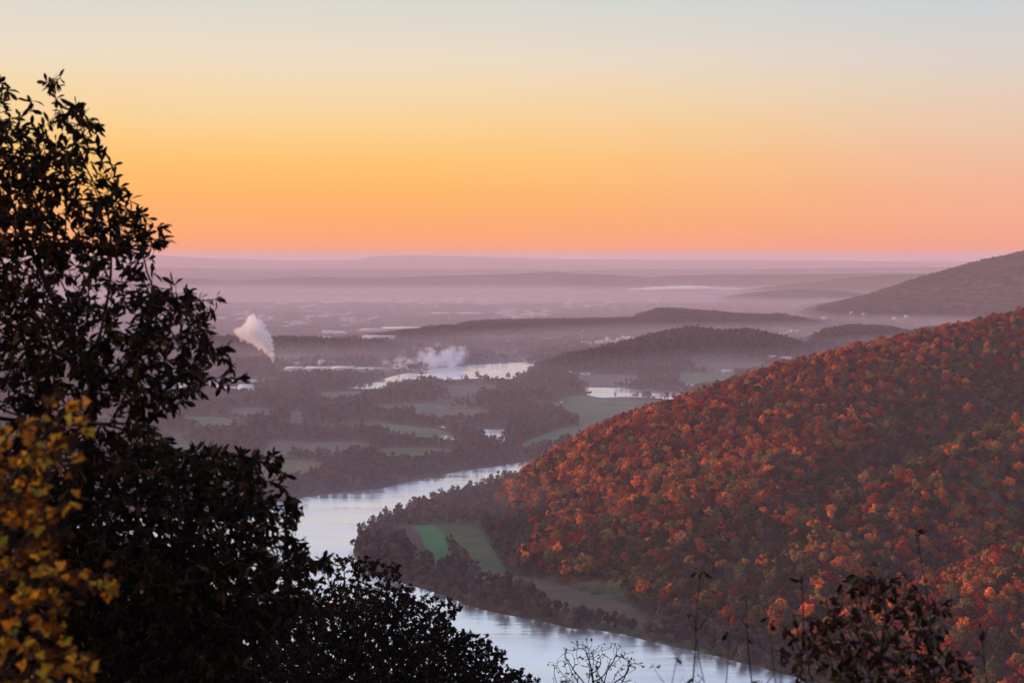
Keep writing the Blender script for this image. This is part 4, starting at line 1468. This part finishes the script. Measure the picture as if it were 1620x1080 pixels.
plant('maple_tree', 'young maple with blurred yellow orange leaves at the lower left', 'tree', base, P, par, rad, LV, LF, MAT_DARKBARK, MAT_MAPLE)

# --- darker tree below, small leaves
MAT_SMALL = mat_leaf('small_leaf', [(0, (0.009, 0.008, 0.008)), (0.5, (0.016, 0.012, 0.010)), (0.8, (0.034, 0.014, 0.010)), (1, (0.055, 0.024, 0.014))], 6, 0.2, 0.8)
SD = 23.0
rows = [(878, 545, 575), (892, 470, 612), (915, 380, 640), (935, 330, 690), (958, 280, 722), (985, 250, 742), (1000, 240, 765), (1018, 230, 800), (1040, 220, 815), (1062, 210, 842), (1085, 200, 872), (1140, 200, 900), (1220, 220, 880), (1320, 330, 760)]
A = np.vstack([envelope(rows, SD, 8000, 0.6, -2.5, 0.7, 31), envelope(rows[4:], SD, 9000, 0.5, -2.0, 0.0, 33)])
bx, by = -2.6, SD
base = (bx, by, gz(bx, by) - 0.4)
roots = trunk_chain(base, (-2.5, by, CAM_Z - 7.6), 20, 0.25)
P, par = grow(A, roots, 0.115, 1.8, 0.125, 180)
rad = branch_radii(par, 0.0045, 2.35)
C, Dd, N, L = tip_leaves(P, par, rad, 0.0045, 13, 0.070, 0.95, 0.3, 0.95, 5)
print('dark tree', len(P), len(C))
LV, LF = strip_leaves(C, Dd, N, L, SMALL_LEAF, 0.25, 0.2)
plant('beech_tree', 'dark small leaved tree top below the oak in front of the river', 'tree', base, P, par, rad, LV, LF, MAT_DARKBARK, MAT_SMALL)

# --- one more of the kind, lower down the slope
SD = 30.0
rows = [(925, 520, 640), (955, 480, 690), (985, 440, 715), (1010, 420, 750), (1040, 410, 785), (1080, 400, 835), (1140, 400, 860), (1220, 420, 820)]
A = envelope(rows, SD, 7000, 0.6, -2.5, 0.0, 34)
bx, by = -2.0, SD
base = (bx, by, gz(bx, by) - 0.4)
roots = trunk_chain(base, (-2.1, by, CAM_Z - 9.6), 20, 0.25)
P, par = grow(A, roots, 0.16, 2.0, 0.17, 150)
rad = branch_radii(par, 0.005, 2.35)
C, Dd, N, L = tip_leaves(P, par, rad, 0.005, 14, 0.085, 0.95, 0.3, 0.95, 6)
LV, LF = strip_leaves(C, Dd, N, L, SMALL_LEAF, 0.25, 0.2)
plant('beech_tree', 'dark tree lower on the slope, seen through the small leaved tree top', 'tree', base, P, par, rad, LV, LF, MAT_DARKBARK, MAT_SMALL)

# --- second tree of the same kind, further left behind the oak
SD = 17.0
rows = [(850, -60, 120), (880, -160, 260), (930, -220, 380), (990, -240, 470), (1060, -240, 520), (1140, -240, 530), (1230, -200, 480), (1330, -100, 380)]
A = envelope(rows, SD, 9500, 0.6, -2.0, 0.0, 32)
bx, by = -4.6, SD
base = (bx, by, gz(bx, by) - 0.4)
roots = trunk_chain(base, (-4.6, by, CAM_Z - 5.2), 20, 0.2)
P, par = grow(A, roots, 0.13, 1.6, 0.14, 150)
rad = branch_radii(par, 0.004, 2.4)
C, Dd, N, L = tip_leaves(P, par, rad, 0.004, 11, 0.08, 0.8, 0.4, 0.95, 5)
print('dark tree 2', len(P), len(C))
LV, LF = strip_leaves(C, Dd, N, L, SMALL_LEAF, 0.25, 0.2)
plant('beech_tree', 'black leafy undergrowth tree behind the yellow maple at the bottom left', 'tree', base, P, par, rad, LV, LF, MAT_DARKBARK, MAT_SMALL)

# --- bare twiggy tree, bottom centre
BD = 30.0
rows = [(1012, 900, 945), (1028, 880, 985), (1050, 868, 1005), (1080, 865, 1012), (1130, 880, 1005), (1170, 910, 970)]
A = envelope(rows, BD, 700, 0.8, -1.5, 0, 41)
bx, by = 1.7, BD
base = (bx, by, gz(bx, by) - 0.4)
roots = trunk_chain(base, (1.72, by, CAM_Z - 9.9), 16, 0.15)
P, par = grow(A, roots, 0.13, 1.6, 0.12, 110, 0.3)
rad = branch_radii(par, 0.0055, 2.4)
C, Dd, N, L = tip_leaves(P, par, rad, 0.0055, 3, 0.05, 0.8, 0.0, 0.1, 1)
LV, LF = strip_leaves(C, Dd, N, L, SMALL_LEAF)
plant('bare_tree', 'small nearly bare twiggy tree top against the river at bottom centre', 'tree', base, P, par, rad, LV, LF, MAT_DARKBARK, MAT_SMALL)

# --- shrub at lower right
MAT_SHRUB = mat_leaf('shrub_leaf', [(0, (0.009, 0.006, 0.005)), (0.6, (0.018, 0.009, 0.007)), (0.88, (0.045, 0.018, 0.012)), (0.96, (0.040, 0.055, 0.020)), (1, (0.060, 0.080, 0.025))], 15, 0.15, 0.7)
HD = 8.0
rows = [(892, 1375, 1400), (915, 1340, 1465), (950, 1315, 1500), (985, 1290, 1500), (1010, 1240, 1470), (1040, 1225, 1520), (1080, 1220, 1540), (1140, 1220, 1560), (1220, 1260, 1500)]
A = envelope(rows, HD, 3000, 0.7, -0.9, 0.2, 51)
bx, by = 2.02, HD
base = (bx, by, gz(bx, by) - 0.2)
roots = trunk_chain(base, (2.05, by, CAM_Z - 2.6), 18, 0.1)
P, par = grow(A, roots, 0.055, 0.9, 0.060, 150, 0.35)
rad = branch_radii(par, 0.0022, 2.4)
C, Dd, N, L = tip_leaves(P, par, rad, 0.0022, 4, 0.058, 0.5, 0.7, 0.4, 1)
print('shrub', len(P), len(C))
LV, LF = strip_leaves(C, Dd, N, L, OAK_LEAF, 0.4, 0.4, 1.3)
plant('shrub', 'dark leafy shrub in front of the red hillside at lower right', 'shrub', base, P, par, rad, LV, LF, MAT_DARKBARK, MAT_SHRUB)
MAT_TWIG = MAT_DARKBARK


def sapling(label, top, foot_px, D, bend, ntw, leafy, L0, r0=0.007, seed=0):
    g = np.random.default_rng(seed)
    T = at_dist(top[0], top[1], D); Fp = at_dist(foot_px, 1100, D)
    dirv = Fp - T; dirv /= abs(dirv[2])
    zz = 0; Q = T.copy()
    for _ in range(400):
        Q = Q + dirv * 0.05
        if Q[2] < gz(Q[0], Q[1]):
            break
    n = max(14, int(np.linalg.norm(T - Q) / 0.09))
    P = []; par = []
    for i in range(n + 1):
        t_ = i / n
        p = Q * (1 - t_) + T * t_ + np.array([bend * math.sin(math.pi * t_) + 0.012 * math.sin(t_ * 23 + seed), 0.01 * math.cos(t_ * 19), 0])
        P.append(p); par.append(i - 1)
    rad = [1.5 * r0 * (1 - 0.72 * i / n) for i in range(n + 1)]
    tips = [n]
    for k in range(ntw):
        s = int(n * g.uniform(0.70, 0.97)); a = g.choice([-1, 1])
        ln = g.uniform(0.06, 0.22) * (1.6 - s / n); p = P[s].copy(); q = s
        dv = np.array([a * g.uniform(.4, .9), g.uniform(-.5, .5), g.uniform(.5, 1.1)]); dv /= np.linalg.norm(dv)
        for j in range(3):
            p = p + dv * ln / 2 + g.normal(size=3) * 0.008; dv = dv + np.array([0, 0, .15])
            P.append(p); par.append(q); rad.append(r0 * 0.45 * (1 - j * 0.25)); q = len(P) - 1
        tips.append(q)
    P = np.array(P); par = np.array(par); rad = np.array(rad)
    C = []; Dd = []
    for t_ in tips:
        for j in range(int(g.integers(0, leafy + 1)) if t_ != n else leafy):
            C.append(P[t_] + g.normal(size=3) * 0.012); Dd.append(g.normal(size=3) * 0.6 + np.array([0, 0, -0.3]))
    LV = LF = None
    if C:
        C = np.array(C); Dd = np.array(Dd)
        LV, LF = strip_leaves(C, Dd, g.normal(size=C.shape) + np.array([0, -1, .5]), L0 * g.uniform(.6, 1.2, len(C)), OAK_LEAF, .3, .3, 1.3)
    plant('sapling', label, 'sapling', tuple(Q), P, par, rad, LV, LF, MAT_TWIG, MAT_SHRUB, leafname='leaves', k=5)


sapling('thin leaf tipped sapling leftmost of those over the river', (1112, 905), 1094, 8.5, -0.03, 7, 3, 0.06, 0.008, 1)
sapling('short sapling with bare side twigs right of the leftmost one', (1098, 975), 1118, 8.0, 0.02, 6, 2, 0.06, 0.006, 2)
sapling('bare straight sapling rising from the river end toward the hill', (1178, 945), 1192, 8.5, 0.02, 9, 1, 0.05, 0.008, 3)
sapling('short leafy sapling between the bare straight one and the leftmost', (1150, 1000), 1150, 7.6, -0.02, 8, 3, 0.065, 0.006, 4)
sapling('dark stem with leaves at its top just left of the shrub', (1268, 915), 1266, 8.2, 0.01, 8, 4, 0.07, 0.010, 5)
sapling('tallest lone sapling with green leaf tips above the shrub', (1452, 842), 1478, 8.6, 0.03, 3, 4, 0.06, 0.007, 6)
sapling('short twiggy sapling at the left edge of the shrub', (1222, 985), 1225, 7.8, 0.02, 7, 3, 0.065, 0.006, 7)
sapling('sapling with drooping leaves at the right side of the shrub', (1556, 1000), 1565, 7.8, 0.02, 8, 3, 0.065, 0.007, 8)
sapling('short sapling beneath the river end at the bottom edge', (1070, 1040), 1062, 7.6, -0.01, 5, 2, 0.06, 0.005, 9)

# ------------------------------------------------------------------ haze
def build_haze():
    x0, x1, y0, y1, z0, z1 = -53000, 53000, -53000, 53000, -60.0, 364.0
    V = [(x0, y0, z0), (x1, y0, z0), (x1, y1, z0), (x0, y1, z0), (x0, y0, z1), (x1, y0, z1), (x1, y1, z1), (x0, y1, z1)]
    F = [(0, 3, 2, 1), (4, 5, 6, 7), (0, 1, 5, 4), (1, 2, 6, 5), (2, 3, 7, 6), (3, 0, 4, 7)]
    M = Mat('haze')
    v = M.n('ShaderNodeVolumePrincipled')
    v.inputs['Color'].default_value = HAZE_COL
    v.inputs['Density'].default_value = HAZE_DEN
    v.inputs['Anisotropy'].default_value = 0.0
    v.inputs['Density Attribute'].default_value = ''
    M.l(v.outputs[0], M.out.inputs['Volume'])
    try:
        M.m.cycles.homogeneous_volume = True
    except Exception:
        pass
    o = link('haze', new_mesh('haze', V, F, [M.m]))
    tag(o, 'pale pinkish morning haze filling the whole valley', 'haze', kind='stuff')


def mist_layer(name, label, y0, top, den, y1=14200):
    """low morning mist lying on the valley floor; the hills stand out of it"""
    g = np.random.default_rng(int(y0))
    xs = np.linspace(-9000, 9000, 61)
    near = y0 + (fbm(xs / 1500 + 3, xs * 0 + y0 / 100, 3) - 0.5) * 1400
    near -= 650 * sstep(500, -400, xs)
    out = [(x_, n_) for x_, n_ in zip(xs, near)] + [(10500, y1 - 300), (4000, y1 + 400), (-3000, y1), (-10500, y1 + 200)]
    n = len(out)
    V = np.array([(a, b, -5.0) for a, b in out] + [(a, b, top) for a, b in out])
    tris = np.array(tessellate_polygon([[Vector((a, b, 0)) for a, b in out]]))
    e = V[tris]
    cr = (e[:, 1, 0] - e[:, 0, 0]) * (e[:, 2, 1] - e[:, 0, 1]) - (e[:, 1, 1] - e[:, 0, 1]) * (e[:, 2, 0] - e[:, 0, 0])
    tris[cr < 0] = tris[cr < 0][:, ::-1]
    i = np.arange(n); j = (i + 1) % n
    side = np.stack([i, j, j + n, i + n], -1)
    M = Mat(name)
    v = M.n('ShaderNodeVolumePrincipled')
    v.inputs['Color'].default_value = (0.92, 0.88, 1.0, 1); v.inputs['Density'].default_value = den
    v.inputs['Anisotropy'].default_value = 0.0; v.inputs['Density Attribute'].default_value = ''
    M.l(v.outputs[0], M.out.inputs['Volume'])
    M.m.cycles.homogeneous_volume = True
    o = link(name, new_mesh(name, V, [tris[:, ::-1], tris + n, side], [M.m]))
    tag(o, label, 'mist', kind='stuff')


mist_layer('valley_mist', 'thin lavender mist lying over the fields and the far river reach', 2600, 42.0, 3.8e-4)
mist_layer('valley_mist', 'thicker lavender mist lying behind the wooded knolls and over the town', 4950, 40.0, 2.5e-4, 10500)
mist_layer('valley_mist', 'pale mist lying between the long ridges beyond the town', 7600, 58.0, 0.30e-4, 15300)
mist_layer('valley_mist', 'thin upper mist along the foot of the long far ridge', 8600, 88.0, 0.26e-4, 15300)
mist_layer('valley_mist', 'faint violet upper mist in front of the far mountain and ridges', 5300, 205.0, 0.18e-4, 15300)
HAZE_COL = (0.985, 0.825, 0.95, 1)
HAZE_DEN = 4.6e-5
build_haze()
